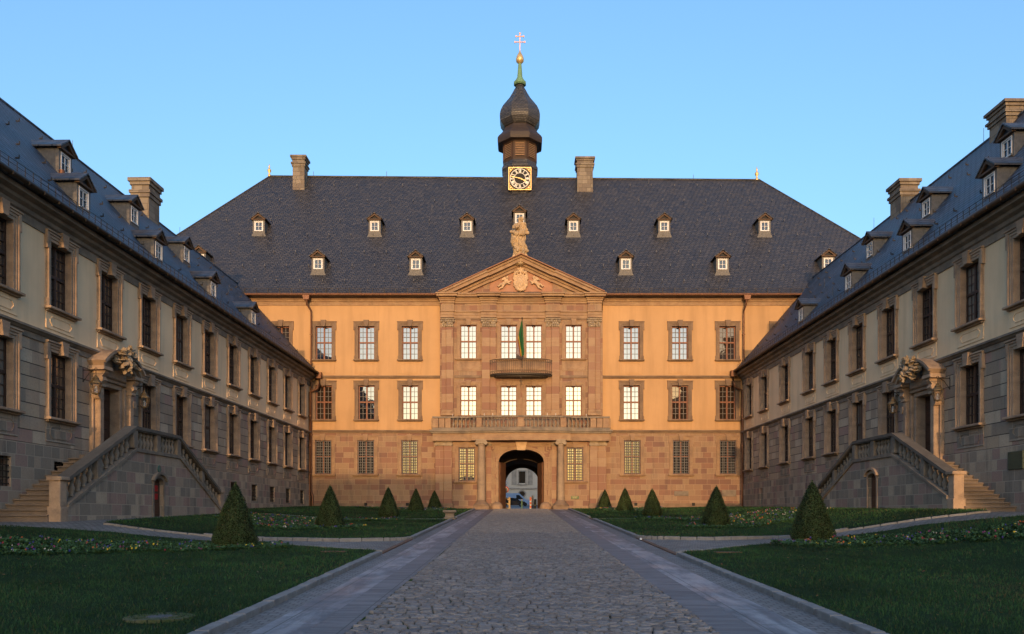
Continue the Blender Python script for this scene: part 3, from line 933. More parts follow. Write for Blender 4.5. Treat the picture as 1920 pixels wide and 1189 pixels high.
blp = [(.075,0),(.075,.06),(.045,.09),(.085,.26),(.095,.36),(.06,.52),(.035,.66),(.038,.74),(.06,.80),(.045,.86),(.075,.92),(.075,1)]
bl_me = MB().lathe([(r_, z_*hb) for r_, z_ in blp], n=10).mesh('baluster', M['trim_dark'])
runs = [(846, 893, 6, -1.15), (904, 970, 9, -1.6), (983, 1050, 9, -1.6), (1062, 1106, 6, -1.15)]
def path_y(X):
    for a, b in zip(pth[:-1], pth[1:]):
        if a[0] <= X <= b[0] and b[0]-a[0] > 1e-6:
            return a[1] + (b[1]-a[1])*(X-a[0])/(b[0]-a[0])
    return pth[0][1]
for a, b, n, yy in runs:
    for i in range(n):
        X = fx(a + (b-a)*(i+.5)/n, yy); ob('baluster', bl_me, bal, (X, path_y(X), zb0))
for a, b in ((810, 845), (893, 904), (970, 983), (1050, 1062), (1107, 1143)):
    n = 1 if b-a < 15 else 3
    for i in range(n):
        x0 = fx(a+(b-a)*i/n+.4, -1.4); x1 = fx(a+(b-a)*(i+1)/n-.4, -1.4); yy = path_y((x0+x1)/2)
        ped_ = MB(); ped_.bbox(x0, x1, yy-.13, yy+.13, zb0, zb1, .03); ped_.build('pedestal', M['trim_main'], bal)
for X in (pth[0][0], pth[-1][0]): MB().box(X-.1, X+.1, -1.0, -.2, zb0, zb1).build('pedestal', M['trim_main'], bal)
sp_ = MB()
for px in (848, 884, 908, 924, 1026, 1042, 1100):
    X = fx(px, -1.4); sp_.tube([(X, path_y(X), ztop), (X, path_y(X), ztop+.2)], .018, 5)
sp_.build('spike', M['white'], bal)

# ---- gate: columns, pilasters, moulded arch
def column(px, yl, w_px):
    X = fx(px, yl); w_ = w_px*(D+yl)/F
    zt = fz(824.5, yl); zb = 1.9
    o = MB()
    r = w_/2
    o.lathe([(r*1.06, 0), (r*1.06, .1), (r, .2), (r*.98, 1.5), (r*.86, zt-fz(938,yl)-.42)], (X, yl, fz(938, yl)), 20)
    c = o.build('column', mat_shaft, main)
    q = MB(); zc = zt-.42
    q.lathe([(r*.86,-.05),(r*.95,0),(r*1.0,.06),(r*.9,.1)], (X, yl, zc), 18)
    q.box(X-r*1.25, X+r*1.25, yl-r*1.2, yl+r*1.2, zc+.30, zc+.42)
    for s in (-1, 1): q.prism([(X+s*r*1.02+.15*math.cos(t*PI/6), zc+.16+.15*math.sin(t*PI/6)) for t in range(12)], yl-r*1.15, yl+r*1.1)
    q.bbox(X-r*.9, X+r*.9, yl-r*1.1, yl+r*1.05, zc+.1, zc+.3, .02)
    q.build('capital', M['carved'], c)
    b_ = MB(); z0 = fz(955, yl)-.5; zc1 = fz(938, yl)
    b_.bbox(X-.62, X+.62, yl-.55, yl+.9, z0, zc1-.42, .04)
    b_.lathe([(.62,-.42),(.62,-.36),(.52,-.28),(.40,-.16),(.38,-.08),(r*1.06,0)], (X, yl, zc1), 20)
    b_.build('pedestal', M['trim'], c)
mat_shaft = mat_stone('stone_column', (.36,.27,.18), (.27,.20,.14), weather=.55)
column(902.7, -1.25, 15.6); column(1051.5, -1.25, 13.6)
gp = [(816, 832, .10), (832, 847.5, .22), (911.5, 921, .12), (1034.5, 1043.5, .12), (1106, 1121, .22), (1121, 1137, .10)]
for a, b, p in gp:
    y = Yc-p; x0, x1 = fx(a, y), fx(b, y)
    sh = MB(); sh.bbox(x0, x1, y, Yc+.6, 1.8, fz(836, y), .02)
    o = sh.build('pilaster', M['band'], main)
    q = MB(); q.bbox(x0-.05, x1+.05, y-.10, Yc+.02, fz(829, y), fz(825.6, y), .02)
    for s_, xx in ((-1, x0+.08), (1, x1-.08)):
        q.prism([(xx+.14*math.cos(t*PI/6), fz(833, y)+.14*math.sin(t*PI/6)) for t in range(12)], y-.12, Yc)
    q.bbox(x0+.06, x1-.06, y-.06, Yc+.01, fz(836, y), fz(829, y), .02)
    q.build('capital', M['carved'], o)
    f_ = MB(); f_.bbox(x0-.08, x1+.08, y-.10, Yc+.02, 1.8, fz(944, y), .03); f_.build('pilaster_base', M['trim'], o)
# moulded jambs and stepped archivolt
am = MB(); y = Yc-.02
AO0, AO1, AOT = fx(921.5, Yc), fx(1034, Yc), fz(829, Yc)
def aout(o, n=NA):     # arch outline grown by o
    L = []
    for i in range(n+1):
        a = -ARW*math.cos(PI*i/n); L.append((ARC + a*(1+o/ARW), archz(a) + o*(1 if o else 1)*math.sin(PI*i/n)**.6))
    return L
for o0, o1, pr in ((0, .09, .05), (.09, .13, .03), (.13, .22, .08)):
    A = [(ARC-ARW-o0, 2.0)] + aout(o0) + [(ARC+ARW+o0, 2.0)]
    B = [(ARC-ARW-o1, 2.0)] + aout(o1) + [(ARC+ARW+o1, 2.0)]
    n = len(A)
    for i in range(n-1):
        am.add([(A[i][0],Yc-pr,A[i][1]),(A[i+1][0],Yc-pr,A[i+1][1]),(B[i+1][0],Yc-pr,B[i+1][1]),(B[i][0],Yc-pr,B[i][1]),
                (A[i][0],Yc+.3,A[i][1]),(A[i+1][0],Yc+.3,A[i+1][1]),(B[i+1][0],Yc,B[i+1][1]),(B[i][0],Yc,B[i][1])],
               [(0,1,2,3),(0,4,5,1),(3,2,6,7)])
for k in range(4):      # square stepped outer frame with crossets
    o = .30+.10*k; pr = .05+.022*k
    x0, x1, zt = ARC-ARW-o, ARC+ARW+o, AR_TOP+.16+o*.55
    dz = .34*(3-k)*.55
    am.bbox(x0-.09, x0, Yc-pr, Yc, 2, zt-.95+.22*k, .006); am.bbox(x1, x1+.09, Yc-pr, Yc, 2, zt-.95+.22*k, .006)
    am.bbox(x0+.35-.1*k, ARC-.45, Yc-pr, Yc, zt-.09, zt-.005, .006); am.bbox(ARC+.45, x1-.35+.1*k, Yc-pr, Yc, zt-.09, zt-.005, .006)
    for s in (-1, 1):
        xx = x0+.35-.1*k if s < 0 else x1-.35+.1*k
        am.bbox(min(xx, xx+s*.09)-(.0), max(xx, xx+s*.09), Yc-pr, Yc, zt-.55+.12*k, zt, .006)
        xe = x0 if s < 0 else x1
        a_, b_ = sorted((xx, xe-s*0)); am.bbox(a_, b_, Yc-pr-.002, Yc, zt-.64+.12*k, zt-.56+.12*k, .006) if b_-a_ > .03 else None
am.build('gate_surround', M['trim_main'], main)
ks = MB(); zk0, zk1 = fz(844.5, Yc), fz(828, Yc)
ks.prism([(ARC-.30, zk0), (ARC+.30, zk0), (ARC+.46, zk1), (ARC-.46, zk1)], Yc-.24, Yc+.2); ks.build('keystone', M['carved_light'], main)
gs = MB()
for s in (-1, 1):       # guard stones at the foot of the jambs
    X = ARC+s*(ARW+.12)
    gs.ell((X, Yc-.30, 2.35), (.50, .55, .50), 12); gs.bbox(X-.42, X+.42, Yc-.5, Yc-.03, 1.8, 2.5, .05)
fused(gs, 'guard_stone', M['trim_main'], main, .06)
# passage
tn = MB(); y0, y1 = Yc+.4, BH+.02
TW = ARW+.28; TT = AR_TOP+.25; TS = AR_SP+.1
prof = [(ARC-TW, 1.6)] + [(ARC-TW*math.cos(PI*i/20), archz(-TW*math.cos(PI*i/20), TW, TS, TT, 2.2)) for i in range(21)] + [(ARC+TW, 1.6)]
for a, b in zip(prof[:-1], prof[1:]):
    tn.quad((a[0],y0,a[1]), (b[0],y0,b[1]), (b[0],y1,b[1]), (a[0],y1,a[1]))
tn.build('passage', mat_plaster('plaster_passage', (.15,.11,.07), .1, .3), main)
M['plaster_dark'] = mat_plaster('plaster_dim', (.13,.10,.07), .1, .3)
bk2 = MB(); 
BSP = fz(908, BH); BTP = fz(877.6, BH); BW = 1.77
bc = fx(979.5, BH)
for yy0, yy1 in ((BH-.6, BH+.03),):
    arch_fill(bk2, bc, BW, BSP, BTP, 7.6, yy0, yy1, 2.0)
    bk2.box(bc-BW-1, bc-BW, yy0, yy1, 1, 7.6); bk2.box(bc+BW, bc+BW+1, yy0, yy1, 1, 7.6)
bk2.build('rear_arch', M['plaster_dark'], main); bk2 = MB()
for yy0 in (5.2,):      # transverse rib half way
    arch_fill(bk2, ARC, ARW-.06, AR_SP-.1, AR_TOP-.35, 7.6, yy0, yy0+.8, 2.0)
    bk2.box(ARC-ARW-.4, ARC-ARW+.06, yy0, yy0+.8, 1, 7.6); bk2.box(ARC+ARW-.06, ARC+ARW+.4, yy0, yy0+.8, 1, 7.6)
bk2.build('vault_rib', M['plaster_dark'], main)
for s, an in ((-1, .24), (1, .20)):        # open gate leaves
    g = MB(); L_ = 1.75; H = 3.6
    g.box(0, .09, 0, L_, 0, H)
    for j in range(4):
        g.bbox(-.03 if s > 0 else .092, -.002 if s > 0 else .12, .12, L_-.12, .15+j*.88, .85+j*.88, .01)
    o = g.build('gate_leaf', mat_flat('gate_wood', (.17,.08,.04), .7, .3, sc=3), main, (ARC + s*(ARW-.02) - (.09 if s > 0 else 0) , Yc+.55, 2.36), s*an)
lad = empty('iron_balcony', (0,0,0), 0, main)
# curved wrought iron balcony on the first floor
bi0, bi1 = fx(918, -1.3), fx(1036, -1.3); bz0, bz1, bz2 = fz(705.5, -1.4), fz(701.5, -1.4), fz(673.5, -1.4)
def ib(t, o=0.0):
    x = bi0 + (bi1-bi0)*t
    return (x, Yc-.25 - (1.0+o)*math.sin(PI*t)**.45)
pts2 = [ib(i/24) for i in range(25)]
sl2 = MB(); sl2.prism([(bi0, Yc)] + pts2 + [(bi1, Yc)], bz1-.05, bz1+.03, 'z'); sl2.prism([(bi0+.3, Yc)] + [(x*.96+.005, y*.8) for x, y in pts2[2:-2]] + [(bi1-.3, Yc)], bz0, bz1-.052, 'z')
sl2.build('slab', M['iron'], lad)
irn = MB()
for z, r in ((bz1+.05, .02), (bz1+.26, .014), (bz2-.22, .014), (bz2, .022)):
    irn.tube([(x, y, z) for x, y in pts2], r, 6)
irn.build('handrail', M['iron_tan'], lad)
br = MB(); br.tube([(0,0,0),(0,-.02,.3),(0,-.07,.42),(0,-.02,.55),(0,0,bz2-bz1-.06)], .012, 5)
bme = br.mesh('railing_bar', M['iron_tan'])
for i in range(30):
    x, y = ib((i+.5)/30); ob('railing_bar', bme, lad, (x, y, bz1+.04))
scr = MB()
for i in range(26):
    t = (i+.5)/26; x, y = ib(t)
    for zz, r in ((bz1+.14, .085), (bz2-.11, .085)):
        c = [(x + r*math.cos(a*PI/4), y-.01, zz + r*math.sin(a*PI/4)) for a in range(7)]
        scr.tube(c, .010, 4)
    drop = .20*math.sin(PI*t) + .12 + .06*math.cos(i*PI)
    c = [(x-.08, y+.02, bz1-.05), (x-.03, y+.02, bz1-.05-drop*.6), (x+.02, y+.02, bz1-.05-drop), (x+.06, y+.02, bz1-.05-drop*.5), (x+.09, y+.02, bz1-.05)]
    scr.tube(c, .012, 4)
scr.tube([((bi0+bi1)/2, Yc-1.2, bz0), ((bi0+bi1)/2, Yc-1.2, bz0-.6)], .03, 5); scr.tube([((bi0+bi1)/2-.15, Yc-1.2, bz0-.42), ((bi0+bi1)/2+.15, Yc-1.2, bz0-.42)], .025, 5)
scr.build('scrollwork', M['iron_tan'], lad)
# small green name plate to the right of the gate
pq = MB(); X0_, X1_ = fx(1070.5, Yc), fx(1085.5, Yc); pq.box(X0_, X1_, Yc-.03, Yc, fz(936, Yc), fz(930, Yc))
po = pq.build('name_plate', mat_flat('plate_green', (.06,.10,.03), .5, .4), main)
pt_ = MB()
for r_, zz in enumerate((931.3, 933.3)):
    for k in range(9 if r_ == 0 else 6):
        x = X0_+.07+.05*k + .07*r_
        pt_.box(x, x+.03, Yc-.034, Yc-.031, fz(zz+1, Yc), fz(zz, Yc))
pt_.build('lettering', mat_flat('plate_gold', (.5,.4,.12), .4, .5), po)

# ---- clock turret on the ridge
tx, ty = fx(974.8, 9.0), RYL
kk = (D+9.0)/F
def tz(py, r=1.2): return 1.6 + (971-py)*(D+ty-r)/F
tur = empty('clock_turret', (tx, ty, 0), 0, main)
tm = mat_slate('slate_turret', (.062,.06,.058), .26, .19, .5)
def octp(r, cut=.42):       # square with cut corners, half width r
    c = r*cut
    return [(-c,-r),(c,-r),(r,-c),(r,c),(c,r),(-c,r),(-r,c),(-r,-c)]
def stack(mb, levels, cut=.42):
    P = [[(x, y, z) for x, y in octp(r, cut)] for r, z in levels]
    vs = [p for l in P for p in l]
    mb.add(vs, [(i*8+k, i*8+(k+1) % 8, (i+1)*8+(k+1) % 8, (i+1)*8+k) for i in range(len(P)-1) for k in range(8)])
    mb.add(P[0], [tuple(range(7,-1,-1))]); mb.add(P[-1], [tuple(range(8))])
bd = MB()
stack(bd, [(r_, tz(p_, r_)) for r_, p_ in ((1.95,378),(1.62,360),(1.52,345),(1.50,318),(1.54,312),(1.62,310),(1.62,306),(1.52,303),(1.50,298))])
bd.build('turret_base', tm, tur)
lv = MB(); stack(lv, [(1.45, tz(298, 1.45)), (1.45, tz(260, 1.45))]); lv.build('belfry', mat_flat('belfry_wood', (.055,.035,.024), .7, .3), tur)
sl = MB(); fr_ = MB()
lb = []
for k in range(8):
    a = octp(1.45)[k]; b = octp(1.45)[(k+1) % 8]
    mx, my = (a[0]+b[0])/2, (a[1]+b[1])/2; wd = math.dist(a, b)*.66; ang = math.atan2(b[1]-a[1], b[0]-a[0])
    Mx = Matrix.Translation((mx, my, 0)) @ Matrix.Rotation(ang, 4, 'Z')
    lm = MB(Mx); lm.box(-wd/2, wd/2, -.012, .02, tz(294), tz(267)); 
    for q in range(8):
        z = tz(293.5)+q*(tz(267.5)-tz(293.5))/8
        sl.M = Mx; sl.add([(-wd/2,-.10,z),(wd/2,-.10,z),(wd/2,-.01,z+.11),(-wd/2,-.01,z+.11),(-wd/2,-.10,z-.03),(wd/2,-.10,z-.03)], [(0,1,2,3),(4,5,1,0)])
    fr_.M = Mx
    fr_.box(-wd/2-.08, -wd/2, -.07, .02, tz(296), tz(265)); fr_.box(wd/2, wd/2+.08, -.07, .02, tz(296), tz(265)); fr_.box(-wd/2, wd/2, -.068, .02, tz(267), tz(265))
    lb.append(lm)
lx = MB()
for lm in lb: lx.add(lm.v, lm.f)
lx.build('opening', M['black'], tur)
sl.build('louvre', mat_flat('louvre_wood', (.30,.19,.11), .7, .3), tur); fr_.build('louvre_frame', mat_flat('frame_wood', (.10,.058,.038), .7, .3), tur)
cn = MB(); stack(cn, [(r_, tz(p_, r_)) for r_, p_ in ((1.45,265),(1.52,263),(1.66,260),(1.98,257),(2.02,252),(2.02,246),(1.92,243),(1.62,239),(1.40,234),(1.30,229),(1.30,226))])
cn.build('turret_cornice', mat_flat('cornice_wood', (.045,.032,.025), .6, .4), tur)
on = MB(); stack(on, [(r_, tz(p_, r_)) for r_, p_ in ((1.26,231),(1.42,228),(1.60,222),(1.76,215),(1.82,208),(1.82,202),(1.74,195),(1.55,188),(1.22,182),(.94,177),(.72,171),(.53,165),(.36,160),(.28,156))])
on.build('onion_dome', tm, tur)
gn = MB(); gn.lathe([(.30, tz(157, .30)), (.50, tz(155, .50)), (.60, tz(152, .60)), (.60, tz(149, .60)), (.42, tz(147, .42)), (.26, tz(143, .26)), (.21, tz(130, .21)), (.15, tz(118, .15))], n=8, smooth=False, ph=PI/8)
gn.build('spire', M['verdigris'], tur)
gb = MB(); gb.lathe([(.14, tz(118, .14)), (.2, tz(116.5, .2)), (.22, tz(115.5, .22)), (.34, tz(112, .34)), (.37, tz(107.5, .37)), (.31, tz(103, .31)), (.16, tz(99, .16)), (.08, tz(97, .08)), (.04, tz(95, .04))], n=14)
gb.build('gilded_ball', M['gold'], tur)
cx_ = MB(); z0, z1 = tz(96, 0), tz(62, 0)
cx_.box(-.034, .034, -.03, .03, z0, z1)
for zc, hw in ((tz(79, 0), .46), (tz(68.5, 0), .36)):
    cx_.box(-hw, hw, -.028, .028, zc-.03, zc+.03)
    for s in (-1, 1): cx_.box(s*hw-.04, s*hw+.04, -.04, .04, zc-.09, zc+.09)
cx_.box(-.08, .08, -.035, .035, z1-.07, z1+.02)
cx_.build('double_cross', mat_flat('cross_gilding', (.8,.42,.2), .4, .5, .5), tur)
# clock
cyl = -1.80; q = 1.0
ck = empty('clock', (0, cyl, tz(340.5)+.0), 0, tur)
MB().box(-1.0, 1.0, 0, .3, -1.0, 1.0).build('clock_board', M['black'], ck)
gd = MB(); dm = MB()
def circ(r, n=40): return [(r*math.cos(2*PI*i/n), r*math.sin(2*PI*i/n)) for i in range(n)]
dm.ring(circ(.90), circ(.84), -.05, -.002); dm.ring(circ(.53), circ(.485), -.05, -.002)
for a, b in (((-1,1),(.93,1)),): pass
sqo = [(-1.02,-1.02),(1.02,-1.02),(1.02,1.02),(-1.02,1.02)]; sqi = [(-.96,-.96),(.96,-.96),(.96,.96),(-.96,.96)]
gd.ring(sqo, sqi, -.04, .0)
for s in (-1, 1):
    for t in (-1, 1):
        for (ax, az, r_) in ((.80,.80,.13),(.64,.87,.085),(.87,.64,.085),(.90,.90,.06),(.48,.92,.05),(.92,.48,.05),(.74,.72,.05)):
            gd.ell((s*ax, -.03, t*az), (r_, .05, r_), 8)
nums = ['XII','I','II','III','IIII','V','VI','VII','VIII','IX','X','XI']
def stroke(mb, x0, z0, x1, z1, w_, rot):
    d = Vector((x1-x0, z1-z0)); L_ = d.length; d.normalize(); n = Vector((-d.y, d.x))*w_/2
    P = [(x0+n.x, z0+n.y), (x1+n.x, z1+n.y), (x1-n.x, z1-n.y), (x0-n.x, z0-n.y)]
    c, s_ = math.cos(rot), math.sin(rot)
    mb.prism([(x*c-z*s_, x*s_+z*c) for x, z in P], -.045, -.004)
for h, sx in enumerate(nums):
    rot = -2*PI*h/12; wd = {'I': .06, 'V': .11, 'X': .11}
    tot = sum(wd[c] for c in sx); x = -tot/2; z0, z1 = .55, .82
    for c in sx:
        m_ = x + wd[c]/2
        if c == 'I': stroke(dm, m_, z0, m_, z1, .055, rot)
        elif c == 'V': stroke(dm, m_-.04, z1, m_, z0, .055, rot); stroke(dm, m_+.04, z1, m_, z0, .022, rot)
        else: stroke(dm, m_-.04, z1, m_+.04, z0, .055, rot); stroke(dm, m_+.04, z1, m_-.04, z0, .022, rot)
        x += wd[c]
dm.build('numerals', M['cream'], ck); gd.build('clock_frame', M['gold'], ck)
hd = MB()
def hand(L_, w_, hr, dep):
    c, s_ = math.cos(-hr), math.sin(-hr)
    hd.prism([(x*c-z*s_, x*s_+z*c) for x, z in ((-w_,-.15),(w_,-.15),(w_*.7,L_*.6),(w_*1.6,L_*.7),(0,L_),(-w_*1.6,L_*.7),(-w_*.7,L_*.6))], dep, dep+.015)
hand(.62, .045, R(113), -.08); hand(.86, .035, R(283), -.10); hd.ell((0,-.09,0), (.08,.04,.08), 10)
hd.build('hands', M['gold'], ck)

# ================================================================== THE TWO WINGS
def cartouche(parent, loc, seed):
    rnd = random.Random(seed); mb = MB()
    mb.ell((0,-.12,.75), (.42,.22,.55), 14); mb.ell((-.05,-.25,.7), (.28,.2,.38), 12)
    for i in range(64):
        a = rnd.uniform(0, 2*PI); r = rnd.uniform(.35, .80)
        mb.ell((r*math.cos(a), -.12-rnd.random()*.30, .75+r*math.sin(a)*1.05), (rnd.uniform(.03,.06), rnd.uniform(.05,.12), rnd.uniform(.14,.30)), 7, Matrix.Rotation(PI/2-a+rnd.uniform(-.7,.7), 3, 'Y'))
    mb.ell((0,-.12,.18), (.3,.16,.22), 10); mb.ell((.12,-.15,-.02), (.14,.12,.14), 8)
    for s in (-1, 1): mb.ell((s*.62,-.12,.55), (.2,.12,.3), 9, Matrix.Rotation(s*.5, 3, 'Y'))
    o = fused(mb, 'cartouche', M['carved'], parent, .024, loc, disp=.035, dscale=12); o.scale = (.86,1.2,.60); return o

def make_portal(w, lx, seed, z0=4.05):
    p = empty('portal', (lx, 0, z0), 0, w)
    j = MB(); H = 2.95; a = .66
    for s in (-1, 1):
        def b(x0, x1, *r): 
            u, v = sorted((s*x0, s*x1)); j.bbox(u, v, *r)
        b(a, a+.20, -.10, .42, 0, H, .02)
        b(a+.20, a+.36, -.20, .02, 0, H+.1, .02)
        b(a+.36, a+.66, -.36, .02, .25, H-.15, .03)          # pilaster set forward
        b(a+.32, a+.70, -.42, .02, 0, .25, .03)
        b(a+.66, a+.80, -.16, .02, 0, H-.25, .02)
        # swollen console with volutes
        b(a+.34, a+.68, -.44, .02, H-.14, H-.02, .02)
        j.prism([(-.40,H-.02),(-.52,H+.12),(-.44,H+.28),(-.56,H+.42),(-.56,H+.5),(.02,H+.5),(.02,H-.02)], s*(a+.52)-.15, s*(a+.52)+.15, 'x')
        j.prism([(s*(a+.70)+.13*math.cos(t*PI/6), H-.5+.16*math.sin(t*PI/6)) for t in range(12)], -.40, -.02)
        b(a+.22, a+.92, -.66, .02, H+.5, H+.66, .03)          # cornice block
    j.bbox(-a-.2, a+.2, -.102, .42, H+.002, H+.2, .02)
    j.bbox(-a-.36, a+.36, -.204, .02, H+.2, H+.34, .02)
    j.bbox(-a-.2, a+.2, -.30, .02, H+.34, H+.72, .05)
    for s in (-1, 1):       # broken segmental pediment
        R1 = 2.25; zc = H+.72-1.45
        for r0, r1, y0 in ((R1-.34, R1-.22, -.48), (R1-.22, R1-.08, -.62), (R1-.08, R1+.03, -.74)):
            A = []; B = []
            for i in range(9):
                t = R(44 + (78-44)*i/8)
                A.append((s*r0*math.cos(t), zc+r0*math.sin(t))); B.append((s*r1*math.cos(t), zc+r1*math.sin(t)))
            for i in range(8): j.prism([A[i], A[i+1], B[i+1], B[i]] if s > 0 else [B[i], B[i+1], A[i+1], A[i]], y0, .02)
        A = [(s*(a+.80), H+.66), (s*.35, H+.66)] + [(s*(R1-.33)*math.cos(R(t)), zc+(R1-.33)*math.sin(R(t))) for t in range(78, 43, -5)]
        j.prism(A, -.34, .02)
    po = j.build('door_surround', M['trim_wing'], p)
    d = MB(); d.box(-a, a, .34, .40, .02, H)
    for s in (-1, 1):
        u, v = sorted((s*.06, s*(a-.08)))
        for z_0, z_1 in ((.12,.75),(.85,1.6),(1.7,2.3),(2.4,2.82)):
            d.bbox(u, v, .315, .342, z_0, z_1, .012); d.bbox(u+.1, v-.1, .30, .318, z_0+.1, z_1-.1, .012)
    d.box(-.03, .03, .30, .342, .05, H-.05)
    do = d.build('door', M['wood_door'], p)
    hb = MB(); hb.tube([(.09,.30,1.25),(.09,.22,1.25),(.22,.22,1.25)], .018, 6); hb.box(.06,.12,.29,.302,1.1,1.4); hb.build('handle', M['iron'], p)
    cartouche(p, (0, -.46, H+.72), seed)
    return p

WSIL = {}
def make_wing(name, side, X0, k, label):
    L = side > 0
    ang = math.atan2(1, k) if L else math.atan2(-1, -k)
    w = empty(name, (X0, 0, 0), ang)
    tag(w, label, 'palace wing')
    q = 1/math.cos(math.atan(k))
    def lx(Y): return (Y if L else -Y)*q
    Ya, Yb = 13.0, D
    a, b = sorted((lx(Ya), lx(Yb-.02)))
    if L: Ys = [29.53+3.33*i for i in range(-4, 10)]; pY = 32.9; ups = [29.53+3.33*i for i in range(-4, 10)]
    else: Ys = [59.9,56.4,52.2,48.0,44.7,41.4,38.05,34.7,31.35,28.0,24.7,21.4,18.1]; pY = 34.7; ups = Ys
    lows = [y for y in Ys if abs(y-pY) > .5]
    zu, zl = (9.3, 5.27); zs = 8.33; zg = 12.84 if L else 12.98
    zt = 12.22 if L else 12.34
    wo = lambda Y, z, h, ww=1.26: (lx(Y)-ww/2-.06, lx(Y)+ww/2+.06, z-.04, z+h+.06)
    up = MB(); wall_open(up, a, b, zs, zt, [wo(Y, zu, 2.42) for Y in ups], 0, .4)
    up.build('upper_wall', M['plaster_wing'], w)
    lo = MB(); zp = 4.22
    door = (lx(pY)-.70, lx(pY)+.70, 4.05, 7.02)
    wall_open(lo, a, b, zp, zs, [wo(Y, zl, 2.42) for Y in lows] + [door], 0, .45)
    lo.build('lower_wall', M['stone_wing'], w)
    pl = MB()
    cel_ = 0
    if L: cel = [(Y, 2.66, 3.68, .95) for Y in lows if abs(Y-pY) > 5.2 or Y < 30]
    else: cel = [(57.0, 2.55, 3.75, .62)]
    ops = [(lx(Y)-cw/2, lx(Y)+cw/2, z0, z1) for Y, z0, z1, cw in cel] + [door]
    wall_open(pl, a, b, 0, zp, ops, -.07, .55); pl.quad((a,-.07,zp),(b,-.07,zp),(b,0,zp),(a,0,zp))
    pl.build('plinth', M['stone_plinth'], w)
    ex = MB()       # gable end towards the street and the rear
    for X in (a, b):
        ex.quad((X,0,0),(X,11.6,0),(X,11.6,zg),(X,0,zg))
    ex.quad((a,11.6,0),(b,11.6,0),(b,11.6,zg),(a,11.6,zg))
    rz = 20.0 if L else 20.6
    g = lx(Ya); ex.add([(g,-.0,zt),(g,11.6,zt),(g,5.8,rz-.1)], [(0,1,2)])
    ex.build('rear_wall', M['plaster_wing'], w)
    for i, Y in enumerate(ups):
        put_window('wing_up', w, lx(Y), zu, pane='pane_curtain' if (i*7+side) % 5 == 0 else 'pane_wing')
    for i, Y in enumerate(lows):
        put_window('wing_low', w, lx(Y), zl, pane='pane_curtain' if (i*5+side) % 4 == 0 else 'pane_wing')
    for Y, z0, z1, cw in cel:
        c = MB(); c.box(lx(Y)-cw/2, lx(Y)+cw/2, .30, .34, z0, z1)
        o = c.build('cellar_window', M['pane_dark'] if L else M['iron_grey'], w)
        if L:
            gb_ = MB()
            for i in range(5): x = lx(Y)-cw/2+cw*(i+.5)/5; gb_.box(x-.012, x+.012, .02, .045, z0, z1)
            for i in range(5): z = z0+(z1-z0)*(i+.5)/5; gb_.box(lx(Y)-cw/2, lx(Y)+cw/2, -.005, .018, z-.018, z+.018)
            gb_.build('grille', M['iron'], o)
    s_ = MB()
    S0, S1 = a, b
    profile_strip(s_, a, b, [(.02, zs-.40), (-.05, zs-.40), (-.05, zs-.20), (-.10, zs-.18), (-.17, zs-.10), (-.21, zs-.09), (-.21, zs-.01), (-.06, zs+.03), (.02, zs+.03)])
    s_.build('string_course', M['trim_dark'], w)
    c_ = MB(); h = zg-zt
    profile_strip(c_, a, b, [(.03, zt-.34), (-.05, zt-.34), (-.05, zt-.05), (-.12, zt), (-.15, zt+h*.2), (-.30, zt+h*.34), (-.34, zt+h*.5), (-.56, zt+h*.6), (-.58, zt+h*.85), (.03, zt+h*.85)])
    c_.build('cornice', M['trim_dark'], w)
    r_ = MB()
    ra, rb = sorted((lx(Ya-.5), lx(Yb+2.4)))
    yr = 5.8; ey_ = -.70
    sl_ = (rz-zg)/(yr-ey_)
    r_.quad((ra,ey_+1.3,zg+1.3*sl_),(rb,ey_+1.3,zg+1.3*sl_),(rb,yr,rz),(ra,yr,rz))
    r_.quad((ra,ey_,zg+.08),(rb,ey_,zg+.08),(rb,ey_+1.3,zg+1.3*sl_),(ra,ey_+1.3,zg+1.3*sl_))
    r_.quad((ra,2*yr-ey_,zg),(rb,2*yr-ey_,zg),(rb,yr,rz),(ra,yr,rz))
    r_.quad((ra,ey_,zg+.08),(rb,ey_,zg+.08),(rb,ey_,zg-.04),(ra,ey_,zg-.04)); r_.quad((ra,ey_,zg-.04),(rb,ey_,zg-.04),(rb,0,zg-.06),(ra,0,zg-.06))
    for X in (ra, rb): r_.add([(X,ey_,zg-.04),(X,ey_,zg+.08),(X,yr,rz),(X,2*yr-ey_,zg)], [(0,1,2,3)])
    r_.tube([(ra,yr,rz+.01),(rb,yr,rz+.01)], .08, 6)
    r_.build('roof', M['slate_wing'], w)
    gt_ = MB(); g1 = lx(Yb-.1); g0 = lx(Ya-.5)
    gt_.tube([(g0, ey_-.09, zg+.0), (g1, ey_-.09, zg+.0)], .10, 8)
    for i in range(60):
        x = g0+(g1-g0)*i/60; gt_.box(x-.015, x+.015, ey_-.2, ey_+.0, zg-.10, zg+.02)
    gt_.build('gutter', M['iron'] if L else M['wood_brown'], w)
    sn = MB(); y_ = ey_+.28; z_ = zg+.28*sl_
    for dz in (.22, .38): sn.tube([(g0, y_, z_+dz), (g1, y_, z_+dz)], .012, 4)
    n = int(abs(g1-g0)/.42)
    for i in range(n):
        x = g0+(g1-g0)*i/n; sn.box(x-.008, x+.008, y_-.01, y_+.01, z_-.02, z_+.39)
    sn.build('snow_guard', M['iron'], w)
    # dormers
    if L: rows = [(.2, 13.72, [25.2, 31.4, 37.6, 43.9, 50.1]), (2.15, 16.02, [27.6, 33.4, 39.1, 44.9])]
    else: rows = [(.05, 13.78, [23.9, 30.2, 36.4, 42.7, 49.6]), (2.0, 16.12, [26.2, 32.2, 38.4, 44.4])]
    for y, z, YY in rows:
        for Y in YY: put_dormer(w, lx(Y), y, z, 'wing')
    hk_ = MB(); rd = random.Random(side+3)
